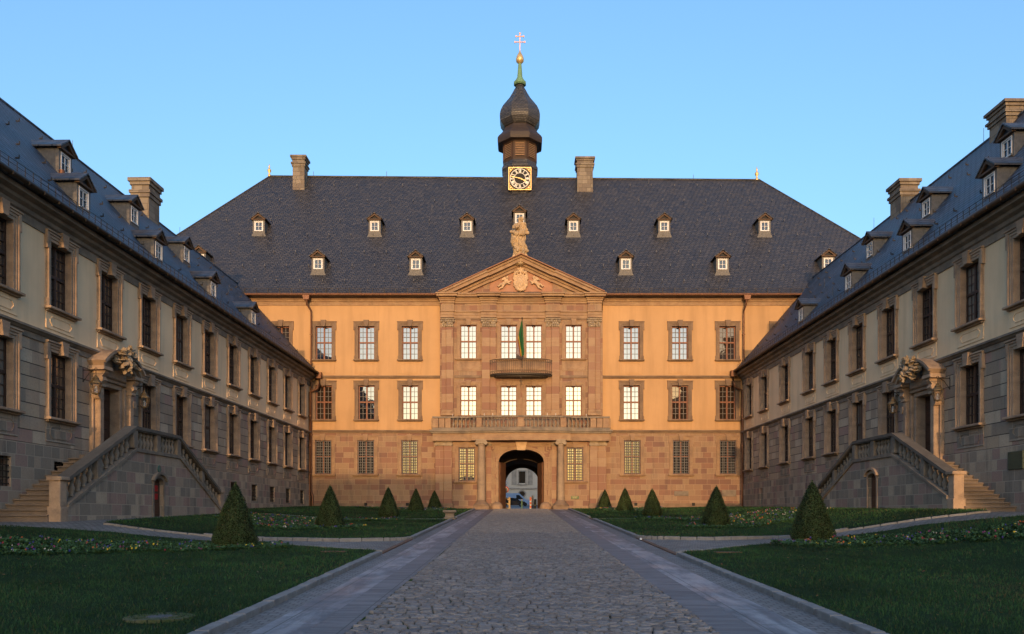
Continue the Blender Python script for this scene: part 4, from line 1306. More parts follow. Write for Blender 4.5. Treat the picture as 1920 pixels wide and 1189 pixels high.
    for f in (.22, .42, .62, .82):
        Y = 14
        while Y < 60:
            y = ey_+(yr-ey_)*f; z = zg+(rz-zg)*f; x = lx(Y+rd.random())
            hk_.box(x-.015, x+.015, y-.12, y+.02, z-.02, z+.03); hk_.box(x-.015, x+.015, y-.14, y-.11, z-.02, z+.12); Y += 1.9
    tag(hk_.build('snow_hook', M['iron'], w), kind='stuff')
    for Y, w1, w2, hh in ([(47.3, 1.3, 1.0, 1.72)] if L else [(47.9, 1.3, 1.0, 1.3), (37.9, 1.3, 1.0, .75)]):
        chimney_mb(w1, w2, hh+1.2, -1.2).build('chimney', M['chimney'], w, (lx(Y), yr-.1, rz-1.2))
    # gutter outlet and downpipe in the corner
    gx = lx(Yb-.35)
    d_ = MB(); sgn = 1 if L else -1
    d_.box(gx-.22, gx+.22, ey_-.34, ey_+.1, zg-.42, zg+.05)
    d_.tube([(gx, ey_-.12, zg-.4), (gx, ey_-.14, zg-.85), (gx, ey_+.0, zg-1.2), (gx, -.35, zg-1.38), (gx, -.13, zg-1.45), (gx, -.12, 2.2)], .09, 8)
    for z in (9.5, 7.2, 5, 3.2): d_.box(gx-.12, gx+.12, -.24, 0, z, z+.05)
    d_.build('downpipe', M['copper'], w)
    rdm = MB()
    for Y, f in ((30.5, .62), (46, .2), (52, .5)): 
        y = ey_+(yr-ey_)*f; z = zg+(rz-zg)*f; rdm.tube([(lx(Y), y, z), (lx(Y), y-.05, z+.55)], .02, 5)
    for Y in (33, 40, 52): rdm.tube([(lx(Y), yr, rz), (lx(Y), yr, rz+.8)], .012, 4)
    rdm.build('lightning_rod', M['iron_grey'], w)
    if L:
        vp = MB(); vp.tube([(lx(31.6), 1.2, 14.8), (lx(31.6), 1.2, 15.35)], .07, 8); vp.tube([(lx(31.6), 1.2, 15.35), (lx(31.6), 1.2, 15.52)], .12, 8)
        vp.build('vent_pipe', M['copper'], w)
    make_portal(w, lx(pY), 11 if L else 5)
    em = MB(); ex_ = lx(pY)+ (1.9 if L else -1.9) *1; ex_ = lx(pY+1.75) if L else lx(pY+1.75)
    em.prism([(ex_+.13*math.cos(t*PI/8), 6.05+.17*math.sin(t*PI/8)) for t in range(16)], -.05, .0); em.build('emblem_plate', mat_em, w)
    if not L:
        pq_ = MB(); pq_.bbox(lx(28.85), lx(28.0), -.12, -.07, 3.35, 4.0, .01); pq_.build('plaque', mat_pl, w)
    return w, lx, pY, ang
mat_em = mat_flat('plate_bluegreen', (.04,.13,.11), .4, .5)
mat_pl = mat_flat('plaque_bronze', (.06,.08,.05), .4, .5)

wL, lxL, pL, aL = make_wing('palace_wing', 1, -17.9, 36/F, 'left palace wing of cream plaster above brown-grey stone under a dormered slate roof')
wR, lxR, pR, aR = make_wing('palace_wing', -1, 18.4, 23/F*-1, 'right palace wing, beige plaster above bluish-grey stone, two tall chimneys on its slate roof')

# ---- double staircases
def make_stair(side, w, lx, c, half, g, ang, label):
    loc = w.matrix_basis @ Vector((lx(c), 0, 0)) if False else None
    X0 = w.location.x; ca, sa = math.cos(ang), math.sin(ang); l = lx(c)
    t = empty('staircase', (X0 + ca*l, sa*l, 0), ang)
    tag(t, label, 'staircase')
    TOP = 4.05; LH = 1.85; n = 14; run = (half+.45-LH)/n; rise = (TOP-g)/n
    for s in (-1, 1):
        sp_ = MB()
        for i in range(n):
            xo = LH + run*i; z1 = TOP - rise*i
            x0, x1 = sorted((s*xo, s*(xo+run)))
            if i == 0: sp_.box(min(0, s*LH), max(0, s*LH), -1.93, -.07, TOP-.6, TOP); continue
            sp_.bbox(x0 - (.06 if s < 0 else 0), x1 + (.06 if s > 0 else 0), -1.93, -.07, z1-.05, z1, .006)
            sp_.box(x0, x1, -1.92, -.071, g-.8, z1-.056)
        sp_.build('step', mat_step, t)
    # outer wall with a little arched door
    y0, y1 = -2.28, -1.94; dw, dh = .40, 1.42
    def top(x):
        ax = abs(x); return TOP+.12 if ax <= LH else TOP+.12 - (ax-LH)*(TOP+.12-g-.42)/(half-LH)
    W = MB()
    for s in (-1, 1):
        P = [(s*dw, g-.9), (s*half, g-.9), (s*half, top(half)), (s*LH, TOP+.12), (s*dw, TOP+.12)]
        W.prism(P if s > 0 else P[::-1], y0, y1)
    gd_ = g+.05
    for i in range(12):
        A = -dw*math.cos(PI*i/12); B = -dw*math.cos(PI*(i+1)/12)
        za, zb = gd_+dh+.24*math.sin(PI*i/12), gd_+dh+.24*math.sin(PI*(i+1)/12)
        W.add([(A,y0,za),(B,y0,zb),(B,y0,TOP+.12),(A,y0,TOP+.12),(A,y1,za),(B,y1,zb)], [(0,1,2,3),(0,4,5,1)])
    W.build('wall', M['stone_plinth'], t)
    cs = MB()       # door surround and hood
    for s in (-1, 1): u, v = sorted((s*dw, s*(dw+.13))); cs.bbox(u, v, y0-.03, y0+.02, g-.3, gd_+dh, .01)
    for i in range(12):
        a0, a1 = PI*i/12, PI*(i+1)/12
        for r0, r1, yy in ((0, .13, .03), (.15, .25, .13)):
            if r0 and not (1 <= i <= 10): continue
            P = [(-(dw+r0)*math.cos(a0), gd_+dh+(.24+r0)*math.sin(a0)), (-(dw+r1)*math.cos(a0), gd_+dh+(.24+r1)*math.sin(a0)),
                 (-(dw+r1)*math.cos(a1), gd_+dh+(.24+r1)*math.sin(a1)), (-(dw+r0)*math.cos(a1), gd_+dh+(.24+r0)*math.sin(a1))]
            cs.prism(P, y0-yy, y0+.02)
    cs.build('door_surround', M['trim_wing'] if side < 0 else M['trim_dark'], t)
    d = MB(); d.box(-dw, dw, y0+.16, y0+.2, g-.2, gd_+dh+.25)
    for z_0, z_1 in ((gd_+.1, gd_+.62), (gd_+.72, gd_+1.45)): d.bbox(-dw+.1, dw-.1, y0+.13, y0+.162, z_0, z_1, .015); d.bbox(-dw+.18, dw-.18, y0+.115, y0+.14, z_0+.1, z_1-.1, .01)
    do = d.build('cellar_door', M['wood_door'], t)
    if side > 0:
        for z in (gd_+.78, gd_+1.12):
            nn = MB(); nn.box(-.15, .12, y0+.10, y0+.11, z, z+.24); nn.build('red_notice', mat_red, do)
        e_ = MB(); e_.prism([(.02+.12*math.cos(q*PI/8), gd_+dh+.62+.15*math.sin(q*PI/8)) for q in range(16)], y0-.04, y0); e_.build('emblem_plate', mat_em, t)
    # sloping plinth band, hand rail, pedestals, balusters
    cp_ = MB(); rl = MB(); RH = .86
    def seg(mb, xa, xb, za, zb, h0, h1, e0, e1):
        P = [(xa, za+h0), (xb, zb+h0), (xb, zb+h1), (xa, za+h1)]
        mb.prism(P if xb > xa else P[::-1], y0-e0, y1+e1)
    for s in (-1, 1):
        seg(cp_, s*LH, s*half, TOP+.12, top(half), .002, .13, .06, .05)
        seg(rl, s*LH, s*(half+.02), TOP+.12, top(half), .13+RH-.13, .13+RH, .06, .06)
        seg(rl, s*LH, s*(half+.02), TOP+.12, top(half), .13+RH-.18, .13+RH-.132, .02, .02)
    seg(cp_, -LH, LH, TOP+.12, TOP+.12, .002, .13, .06, .05)
    seg(rl, -LH, LH, TOP+.12, TOP+.12, RH, .13+RH, .06, .06); seg(rl, -LH, LH, TOP+.12, TOP+.12, RH-.05, RH-.002, .02, .02)
    cp_.build('coping', M['trim_dark'], t); rl.build('handrail', mat_rail, t)
    pd = MB()
    for x in (-LH, LH, 0):
        pd = MB(); pd.bbox(x-.16, x+.16, y0-.02, y1+.02, TOP+.25, TOP+.12+RH-.05, .02); pd.build('pedestal', M['trim_dark'], t)
    for s in (-1, 1):
        nw = MB(); x0, x1 = sorted((s*(half-.02), s*(half+.42)))
        zt_ = top(half)+.13+RH-.02
        nw.bbox(x0, x1, y0-.04, y1+.06, g-.6, g+.45, .02); nw.bbox(x0+.03, x1-.03, y0, y1+.02, g+.45, zt_-.08, .02)
        nw.bbox(x0-.03, x1+.03, y0-.08, y1+.08, zt_-.08, zt_+.04, .02)
        nw.build('newel_post', M['trim_wing'], t)
    hb_ = RH-.18
    prof_ = [(.07,0),(.075,.07),(.05,.11),(.09,.3),(.10,.4),(.06,.55),(.045,.66),(.06,.72),(.085,.8),(.06,.88),(.075,.93),(.075,1)]
    bm = MB().lathe([(r*1.12, z*(hb_+.02)) for r, z in prof_], n=10).mesh('baluster', M['trim_dark'])
    for s in (-1, 1):
        m_ = 12; L_ = half-LH-.2
        for i in range(m_):
            if i == 6: 
                x = LH+.2+L_*(i+.5)/m_; q = MB(); u, v = sorted((s*(x-.13), s*(x+.13)))
                q.bbox(u, v, y0, y1, top(x)+.06, top(x)+RH-.0, .02); q.build('pedestal', M['trim_dark'], t); continue
            x = LH+.2+L_*(i+.5)/m_; ob('baluster', bm, t, (s*x, (y0+y1)/2, top(x)+.12))
        for i in range(5):
            x = .2+(LH-.4)*(i+.5)/5; ob('baluster', bm, t, (s*x, (y0+y1)/2, TOP+.25))
    return t
mat_step = mat_stone('stone_step', (.24,.19,.145), (.18,.145,.115), weather=.45)
mat_rail = mat_stone('stone_rail', (.17,.15,.12), (.12,.105,.085), weather=.5)
mat_red = mat_flat('red_paper', (.45,.02,.02), .6, .3)
stL = make_stair(1, wL, lxL, 32.5, 6.3, 1.52, aL, 'double stone staircase on the left with two red notices on its small cellar door')
stR = make_stair(-1, wR, lxR, 34.9, 6.0, 1.86, aR, 'double stone staircase on the right with sunlit newel post and plain brown cellar door')

# ---- bracket lanterns beside the portals
def lantern_proto():
    t = empty('wall_lantern', (0,0,0))
    a = MB()     # bracket: reaches from the wall (y=0) out to y=-.52 and sideways
    a.tube([(0,0,.62),(0,-.52,.62)], .02, 6); a.tube([(0,0,.15),(0,-.25,.5),(0,-.4,.6)], .014, 6); a.tube([(0,0,.15),(-.0,0,.7)], .022, 6)
    for i in range(6): a.tube([(0,-.52+.05*math.cos(q*.9+i),.66+.05*math.sin(q*.9+i)) for q in range(5)], .012, 4)
    a.tube([(0,-.52,.62),(0,-.52,.42)], .014, 5)
    a.build('bracket', M['iron'], t)
    r = MB(); c = (0,-.52,0)
    r.lathe([(.235,.12),(.225,.14),(.11,.26),(.10,.27),(.125,.28),(.115,.30),(.06,.36),(.05,.37),(.065,.385),(.02,.43)], c, 6, False)
    r.build('lamp_roof', mat_brass, t)
    f = MB()
    for k in range(6):
        A = 2*PI*k/6
        f.tube([(.225*math.cos(A),-.52+.225*math.sin(A),.12),(.135*math.cos(A),-.52+.135*math.sin(A),-.30)], .013, 4)
    f.lathe([(.235,.10),(.235,.122)], c, 6, False); f.lathe([(.14,-.32),(.15,-.29),(.14,-.28)], c, 6, False); f.lathe([(.03,-.36),(.05,-.32)], c, 6, False)
    f.build('lamp_frame', mat_brass, t)
    g = MB(); g.lathe([(.128,-.29),(.218,.10)], c, 6, False); g.build('lamp_glass', mat_lglass, t)
    b = MB(); b.ell((0,-.52,-.08), (.045,.045,.07), 10); b.tube([(0,-.52,-.28),(0,-.52,-.14)], .03, 6); b.build('bulb', M['white'], t)
    return t
mat_brass = mat_flat('lantern_brass', (.16,.12,.06), .5, .5, .5)
mat_lglass = bpy.data.materials.new('lantern_glass'); mat_lglass.use_nodes = True
_t = mat_lglass.node_tree; _t.nodes.remove(_t.nodes['Principled BSDF'])
_a = N(_t, 'ShaderNodeBsdfTransparent'); _g = N(_t, 'ShaderNodeBsdfGlossy'); _g.inputs['Roughness'].default_value = .12; _m = N(_t, 'ShaderNodeMixShader'); _m.inputs[0].default_value = .22
_a.inputs[0].default_value = (.9,.9,.88,1)
_t.links.new(_a.outputs[0], _m.inputs[1]); _t.links.new(_g.outputs[0], _m.inputs[2]); _t.links.new(_m.outputs[0], _t.nodes['Material Output'].inputs[0])
lan = lantern_proto()
spots = []
for w_, lx_, p_, a_, lb_ in ((wL, lxL, pL, aL, 'left'), (wR, lxR, pR, aR, 'right')):
    for dY, which in ((-1.9, 'near'), (1.9, 'far')):
        l = lx_(p_+dY); x = w_.location.x + math.cos(a_)*l; y = math.sin(a_)*l
        spots.append(((x, y, 6.78), a_, f'brass lantern on the {which} side of the doorway of the {lb_} wing'))
for i, (lc, a_, lab) in enumerate(spots):
    o = lan if i == 0 else copy_tree(lan)
    o.location = lc; o.rotation_euler = (0, 0, a_)
    tag(o, lab, 'lantern', 'brass lanterns beside the wing doorways')

# ================================================================== STATUE, FLAG
sx, sy = fx(975, Yc-.35), D+Yc-.35+.1
Yst = sy
zs0 = 1.6+(971-478)*Yst/F; zs1 = 1.6+(971-404)*Yst/F; HS = zs1-zs0
st_ = MB(); u = HS/3.0
def q_(x, y, z): return (x*u*1.3, y*u, z*u)
for i in range(15):      # robe, swaying in an S
    f = i/14; z = .12+1.75*f; xo = -.10*math.sin(f*PI*1.1)+.04; r = .42-.10*f+.05*math.sin(f*9)
    st_.ell(q_(xo, -.02*math.sin(f*5), z), (r*u*1.12, r*u*.75, .2*u), 12)
st_.ell(q_(.0,0,2.0), (.36*u,.28*u,.36*u), 12); st_.ell(q_(-.02,0,2.3), (.34*u,.24*u,.2*u), 12)
st_.tube([q_(.02,0,2.4), q_(.05,-.02,2.6)], [.1*u,.09*u], 8)
st_.ell(q_(.07,-.03,2.72), (.145*u,.16*u,.19*u), 12); st_.ell(q_(.07,.04,2.74), (.19*u,.18*u,.22*u), 12); st_.ell(q_(.07,-.185,2.70), (.025*u,.03*u,.04*u), 6)
st_.tube([q_(-.27,0,2.3), q_(-.38,-.12,1.98), q_(-.20,-.34,1.98), q_(.02,-.40,2.1)], [.12*u,.12*u,.09*u,.06*u], 8)
st_.tube([q_(.27,0,2.3), q_(.38,-.1,1.9), q_(.22,-.36,1.62), q_(-.05,-.42,1.58)], [.12*u,.12*u,.09*u,.06*u], 8)
for k in range(9):       # heavy drapery folds
    a = -1.2+.3*k
    st_.tube([q_(.4*math.sin(a)-.1,-.25*math.cos(a),1.55), q_(.5*math.sin(a*.8)-.12,-.36*math.cos(a),1.0), q_(.42*math.sin(a)+.02,-.38*math.cos(a),.2)], [.06*u,.09*u,.05*u], 6)
st_.tube([q_(-.55,-.1,1.75), q_(-.2,-.4,1.52), q_(.3,-.35,1.5), q_(.5,-.05,1.65)], [.11*u,.10*u,.10*u,.12*u], 8)
st_.box(-.5*u, .5*u, -.35*u, .35*u, -.75*u, .14*u)
st_.ell(q_(-.35,-.3,.2), (.14*u,.16*u,.12*u), 8); st_.ell(q_(.38,-.3,.2), (.14*u,.16*u,.12*u), 8)
so = fused(st_, 'statue', M['carved_light'] if False else mat_stone('stone_statue', (.50,.36,.20), (.36,.26,.15), weather=.35, sc=2), None, .04, (sx, sy, zs0), disp=.17, dscale=4.0)
tag(so, 'tall sandstone statue of a robed figure standing on top of the pediment', 'statue')

fl = empty('flag', (fx(979, -1.5), D-1.75, 0)); tag(fl, 'green, white and yellow flag hanging limp from a pole on the iron balcony', 'flag')
Yf = D-1.75; z0 = 1.6+(971-690)*Yf/F; z1 = 1.6+(971-597)*Yf/F
MB().tube([(0,0,z0),(0,0,z1)], .035, 8).ell((0,0,z1), (.06,.06,.09), 8).build('pole', M['iron'], fl)
def cloth(x_top, x_l, x_r, zt, zb, dy, name, mat, n=10, m=14):
    mb = MB(); vs = []
    for j in range(m+1):
        f = j/m; xl = x_top+(x_l-x_top)*f**.8; xr = x_top+.05+(x_r-x_top-.05)*f**.7
        for i in range(n+1):
            t = i/n; vs.append((xl+(xr-xl)*t, dy+.09*math.sin(t*11+f*2)*(.3+f), zt+(zb-zt)*f + .10*f*math.cos(t*5)))
    for j in range(m):
        for i in range(n): mb.add([], [])
    mb.add(vs, [(j*(n+1)+i, j*(n+1)+i+1, (j+1)*(n+1)+i+1, (j+1)*(n+1)+i) for j in range(m) for i in range(n)], True)
    return mb.build(name, mat, fl)
cl_m, cl_t, cl_b = newmat('flag_cloth', .8, .2)
tc = N(cl_t, 'ShaderNodeTexCoord'); sp = N(cl_t, 'ShaderNodeSeparateXYZ'); cl_t.links.new(tc.outputs['Object'], sp.inputs[0])
gx = math_(cl_t, 'MULTIPLY_ADD', sp.outputs[2], .16, sp.outputs[0])
zm = (z0+z1)/2
c_ = ramp(cl_t, maprange(cl_t, math_(cl_t, 'SUBTRACT', gx, zm*.16), -.62, .38), [(0,(.27,.21,.19)),(.30,(.20,.045,.03)),(.37,(.32,.22,.03)),(.46,(.012,.09,.028)),(.7,(.02,.13,.035))], 'CONSTANT')
cl_t.links.new(c_, cl_b.inputs['Base Color'])
cloth(-.03, -.50, .15, z1-.15, 1.6+(971-666)*Yf/F, -.03, 'cloth', cl_m)

# ================================================================== GROUND
def grid(name, mat, xs, ys, dz=0.0, zf=terrain, smooth=True):
    mb = MB(); vs = [(x, y, zf(x, y)+dz) for y in ys for x in xs]; n = len(xs)
    mb.add(vs, [(j*n+i, j*n+i+1, (j+1)*n+i+1, (j+1)*n+i) for j in range(len(ys)-1) for i in range(n-1)], smooth)
    return mb.build(name, mat)
def mat_paving(name, pal, bw, bh, joint, mortar, rot=0, bs=.5, rough=.7, moss=.0):
    m, t, b = newmat(name, rough, .4)
    tc = N(t, 'ShaderNodeTexCoord'); mp = N(t, 'ShaderNodeMapping'); t.links.new(tc.outputs['Object'], mp.inputs[0]); mp.inputs['Rotation'].default_value = (0,0,rot)
    nz = N(t, 'ShaderNodeTexNoise'); nz.inputs['Scale'].default_value = 2.2; t.links.new(tc.outputs['Object'], nz.inputs['Vector'])
    vv = mixc(t, .05, mp.outputs[0], nz.outputs['Color'], 'ADD')
    k = brick(t, vv, bw, bh, mortar, smooth=.6)
    c = ramp(t, k.outputs[0], [(i/len(pal), c) for i, c in enumerate(pal)])
    n2 = noisef(t, tc.outputs['Object'], .7, 5); n3 = noisef(t, tc.outputs['Object'], 20, 4)
    c = mixc(t, maprange(t, n2, .35, .7, 0, .6), c, tuple(x*.55 for x in pal[0]))
    c = mixc(t, math_(t, 'MULTIPLY', maprange(t, n3, .5, .75), .35), c, (.05,.05,.045))
    c = mixc(t, k.outputs['Fac'], c, joint)
    t.links.new(c, b.inputs['Base Color'])
    bump(t, b, math_(t, 'ADD', math_(t, 'MULTIPLY', k.outputs['Fac'], -1.0), math_(t, 'MULTIPLY', n3, .5)), bs, .03)
    return m
m_path = mat_paving('setts', [(.16,.15,.14),(.22,.21,.19),(.27,.25,.23)], .22, .16, (.06,.06,.045), .02, .0)
m_soil = mat_flat('ground_earth', (.06,.055,.035), .95, .1, sc=2)
GX = [-400,-150,-60,-34] + [-19+.5*i for i in range(77)] + [34,60,150,400]
GY = [-400,-150,-60,-25,-10,0,3] + [4+.75*i for i in range(78)] + [63,70,83,100,120,150,200,260,400,900]
grid('ground', m_path, GX, GY, -.0).name = 'ground'
tag(bpy.data.objects['ground'], kind='structure')

# --- slabs and setts on both sides of the roadway
KL0, KL1 = -3.47, -3.31
KR0, KR1 = 3.70, 3.86
ROADY = [4+.5*i for i in range(int((60.9-4)/.5)+1)]
def mat_slab():
    m, t, b = newmat('slab', .55, .5)
    tc = N(t, 'ShaderNodeTexCoord'); o = tc.outputs['Object']
    mp = N(t, 'ShaderNodeMapping'); t.links.new(o, mp.inputs[0]); mp.inputs['Rotation'].default_value = (0,0,R(90))
    k = brick(t, mp.outputs[0], 1.15, .56, .008)
    n = noisef(t, o, 1.3, 6, .65); mp2 = N(t, 'ShaderNodeMapping'); t.links.new(o, mp2.inputs[0]); mp2.inputs['Scale'].default_value = (.9,.16,1)
    n3 = noisef(t, mp2.outputs[0], 2.5, 6, .7, .6)
    c = mixc(t, k.outputs[0], (.25,.255,.27), (.33,.335,.35))
    c = mixc(t, math_(t, 'MULTIPLY', maprange(t, n, .4, .7), .5), c, (.13,.13,.135))
    c = mixc(t, math_(t, 'MULTIPLY', maprange(t, n3, .42, .58), .8), c, (.085,.085,.092))
    c = mixc(t, k.outputs['Fac'], c, (.05,.055,.045)); t.links.new(c, b.inputs['Base Color'])
    t.links.new(maprange(t, n, .3, .7, .38, .7), b.inputs['Roughness']); bump(t, b, math_(t, 'MULTIPLY_ADD', k.outputs['Fac'], -1.0, n), .25, .01)
    return m
def mat_slab2():
    m, t, b = newmat('slab_worn', .6, .45)
    tc = N(t, 'ShaderNodeTexCoord'); o = tc.outputs['Object']
    mp = N(t, 'ShaderNodeMapping'); t.links.new(o, mp.inputs[0]); mp.inputs['Rotation'].default_value = (0,0,R(90))
    k = brick(t, mp.outputs[0], .9, 1.0, .008)
    mp2 = N(t, 'ShaderNodeMapping'); t.links.new(o, mp2.inputs[0]); mp2.inputs['Scale'].default_value = (.5,3.2,1)
    n3 = noisef(t, mp2.outputs[0], 1.6, 7, .75, .4); n = noisef(t, o, 12, 5)
    c = mixc(t, k.outputs[0], (.15,.148,.152), (.20,.19,.19))
    c = mixc(t, math_(t, 'MULTIPLY', maprange(t, n3, .44, .58), .8), c, (.085,.082,.085))
    c = mixc(t, maprange(t, n, .6, .8, 0, .4), c, (.05,.05,.05))
    c = mixc(t, k.outputs['Fac'], c, (.045,.05,.04)); t.links.new(c, b.inputs['Base Color']); bump(t, b, math_(t, 'MULTIPLY_ADD', k.outputs['Fac'], -1.0, n3), .3, .012)
    return m
ms1, ms2 = mat_slab(), mat_slab2()
m_sett = mat_paving('small_setts', [(.17,.16,.15),(.21,.20,.19),(.25,.24,.235)], .15, .12, (.07,.07,.06), .012, 0, .45)
for nm, m, x0, x1, dz in (('pavement', ms1, -2.95, -2.36, .012), ('pavement', ms2, -2.36, -1.92, .010), ('pavement', ms2, 2.20, 2.68, .010), ('pavement', ms1, 2.68, 3.27, .012),
                          ('pavement', m_sett, KL1, -2.95, .008), ('pavement', m_sett, 3.27, KR0, .008)):
    tag(grid(nm, m, [x0, (x0+x1)/2, x1], ROADY, dz), kind='structure')
# joint bed of the roadway
m_bed, tb_, bb_ = newmat('joint_bed', .95, .1)
tc = N(tb_, 'ShaderNodeTexCoord'); nn = noisef(tb_, tc.outputs['Object'], .6, 5, .6); n4 = noisef(tb_, tc.outputs['Object'], 7, 4, .6)
sp = N(tb_, 'ShaderNodeSeparateXYZ'); tb_.links.new(tc.outputs['Object'], sp.inputs[0])
ml = maprange(tb_, sp.outputs[0], .2, -1.6)
mk = math_(tb_, 'MULTIPLY', maprange(tb_, math_(tb_, 'ADD', nn, math_(tb_, 'MULTIPLY', ml, .16)), .52, .62), maprange(tb_, n4, .35, .5))
tb_.links.new(mixc(tb_, mk, (.016,.015,.013), (.045,.075,.010)), bb_.inputs['Base Color'])
tag(grid('roadway_bed', m_bed, [-1.92, -1, 0, 1, 2.20], ROADY, .004), kind='structure')
# --- cobbles: every stone modelled
m_cob, tcb, bcb = newmat('cobble', .62, .45)
at = N(tcb, 'ShaderNodeVertexColor'); at.layer_name = 'tone'
tc = N(tcb, 'ShaderNodeTexCoord'); n5 = noisef(tcb, tc.outputs['Object'], 25, 4, .65); n6 = noisef(tcb, tc.outputs['Object'], .45, 4)
c = mixc(tcb, math_(tcb, 'MULTIPLY', maprange(tcb, n5, .4, .7), .5), at.outputs[0], (.07,.066,.063))
c = mixc(tcb, maprange(tcb, n6, .4, .65, 0, .35), c, (.115,.10,.095))
tcb.links.new(c, bcb.inputs['Base Color']); bump(tcb, bcb, n5, .25, .01)
tcb.links.new(maprange(tcb, n5, .3, .7, .45, .75), bcb.inputs['Roughness'])
cb = MB(); cb.c = []
y = 6.4; rc = random.Random(3)
while y < 60.8:
    dep = rc.uniform(.088, .108)
    x = -1.93 + rc.uniform(0, .1); first = True
    amp = .018*math.sin(y*.7)
    while x < 2.16:
        wd = rc.uniform(.105, .20); wd = min(wd, 2.19-x)
        if wd < .07: break
        if 20.5 < y < 20.95 and -.3 < x+wd/2 < .62: x += wd; continue
        gp_ = rc.uniform(.012, .022); ht = rc.uniform(.028, .040); tl = rc.uniform(-.005, .005)
        x0, x1, y0, y1 = x+gp_/2, x+wd-gp_/2, y+gp_*.6+rc.uniform(0,.008), y+dep-gp_*.6-rc.uniform(0,.008)
        cx_0, cy_0 = (x0+x1)/2, (y0+y1)/2
        off_ = .006*math.sin(cx_0*2.3+y*.4)
        y0 += off_; y1 += off_
        ch = .017; zb = terrain(cx_0, cy_0)+.004
        if y > 28:
            a_ = (x1-x0)*.1; vs = [(x0,y0,zb-.001),(x1,y0,zb-.001),(x1,y1,zb),(x0,y1,zb),(x0+a_,y0+.014,zb+ht),(x1-a_,y0+.014,zb+ht),(x1-a_,y1-.014,zb+ht+.003),(x0+a_,y1-.014,zb+ht+.003)]
            cb.add(vs, [(0,1,5,4),(1,2,6,5),(2,3,7,6),(3,0,4,7),(4,5,6,7)]); g = rc.uniform(.12,.25); h_ = rc.uniform(-.012,.012); cb.c += [(g*1.06+h_,g*.99,g*.93-h_)]*8; x += wd; continue
        P = [(x0+ch,y0),(x1-ch,y0),(x1,y0+ch),(x1,y1-ch),(x1-ch,y1),(x0+ch,y1),(x0,y1-ch),(x0,y0+ch)]
        P = [(px_+rc.uniform(-.005,.005), py_+rc.uniform(-.004,.004)) for px_, py_ in P]
        sh1, sh2 = .97, .88
        vs = [(a, b_, terrain(a, b_)+.003) for a, b_ in P]
        vs += [(cx_0+(a-cx_0)*sh1, cy_0+(b_-cy_0)*sh1, zb+.0372*(b_-cy_0)+ht*.75+tl*(1 if a > cx_0 else -1)) for a, b_ in P]
        vs += [(cx_0+(a-cx_0)*sh2, cy_0+(b_-cy_0)*sh2, zb+.0372*(b_-cy_0)+ht+tl*(1 if a > cx_0 else -1)) for a, b_ in P]
        fs = [(i, (i+1) % 8, (i+1) % 8+8, i+8) for i in range(8)] + [(i+8, (i+1) % 8+8, (i+1) % 8+16, i+16) for i in range(8)] + [tuple(range(16, 24))]
        cb.add(vs, fs, True)
        g = rc.uniform(.12, .25); h_ = rc.uniform(-.012, .012); 
        if rc.random() < .06: g *= .6
        cb.c += [(g*1.06+h_, g*.99, g*.93-h_)]*24
        x += wd
    y += dep
tag(cb.build('road', m_cob), kind='structure')
dc = MB(); zc = terrain(.16, 20.7)
dc.bbox(-.28, .60, 20.52, 20.92, zc-.02, zc+.032, .01)
dco = dc.build('drain_cover', mat_flat('rusty_iron', (.10,.06,.045), .8, .3)); tag(dco, 'rusty rectangular drain cover in the middle of the cobbled drive', 'drain cover')

# --- kerb stones
m_kerb = mat_stone('kerb_stone', (.26,.255,.245), (.19,.185,.18), weather=.3, sc=3)
m_kred = mat_stone('kerb_red', (.20,.12,.08), (.15,.09,.065), weather=.3, sc=3)
def kerb(pts, w=.16, h=.09, name='kerb', mat=None, step=.55):
    mb = MB(); acc = [Vector(p) for p in pts]; P = [acc[0]]
    for a, b in zip(acc[:-1], acc[1:]):
        n = max(1, round((b-a).length/step))
        for i in range(1, n+1): P.append(a.lerp(b, i/n))
    nor = []
    for i in range(len(P)):
        t = (P[min(i+1, len(P)-1)]-P[max(i-1, 0)]).normalized(); nor.append(Vector((-t.y, t.x)))
    for i in range(len(P)-1):
        g = .012/(P[i+1]-P[i]).length; A = P[i].lerp(P[i+1], g); B = P[i+1].lerp(P[i], g)
        nA, nB = nor[i]*w/2, nor[i+1]*w/2; dh = random.uniform(-.006, .006)
        cs = [A+nA, B+nB, B-nB, A-nA]; z = [terrain(c.x, c.y) for c in cs]; c0 = sum(cs, Vector((0,0)))/4
        vs = [(c.x, c.y, zz-.05) for c, zz in zip(cs, z)] + [(c.x, c.y, zz+h-.015+dh) for c, zz in zip(cs, z)] + [(c0.x+(c.x-c0.x)*.94, c0.y+(c.y-c0.y)*.94, zz+h+dh) for c, zz in zip(cs, z)]
        mb.add(vs, [(i_, (i_+1) % 4, (i_+1) % 4+4, i_+4) for i_ in range(4)] + [(i_+4, (i_+1) % 4+4, (i_+1) % 4+8, i_+8) for i_ in range(4)] + [(8,9,10,11)])
    return tag(mb.build(name, mat or m_kerb), kind='structure')
def arcp(cx, cy, r, a0, a1, n=7): return [(cx+r*math.cos(R(a0+(a1-a0)*i/n)), cy+r*math.sin(R(a0+(a1-a0)*i/n))) for i in range(n+1)]
KLc, KRc = (KL0+KL1)/2, (KR0+KR1)/2
L1t = arcp(KLc-.9, 19.0, .9, 0, 80) + [(-6.2,21.3),(-7.6,22.2),(-9.5,22.7),(-11.5,22.5),(-13.2,21.7),(-15,20.9),(-17.3,20.5)]
L2b = [(KLc,40.2-1.2)] + [(KLc, 24.9)] + arcp(KLc-.9, 24.9, .9, 0, -80)[1:] + [(-5.4,23.7),(-7.9,24.4),(-9.9,24.8),(-12,24.9),(-13.3,25.3),(-13.6,26.6),(-13.7,30),(-13.7,36),(-13.6,39.2)]
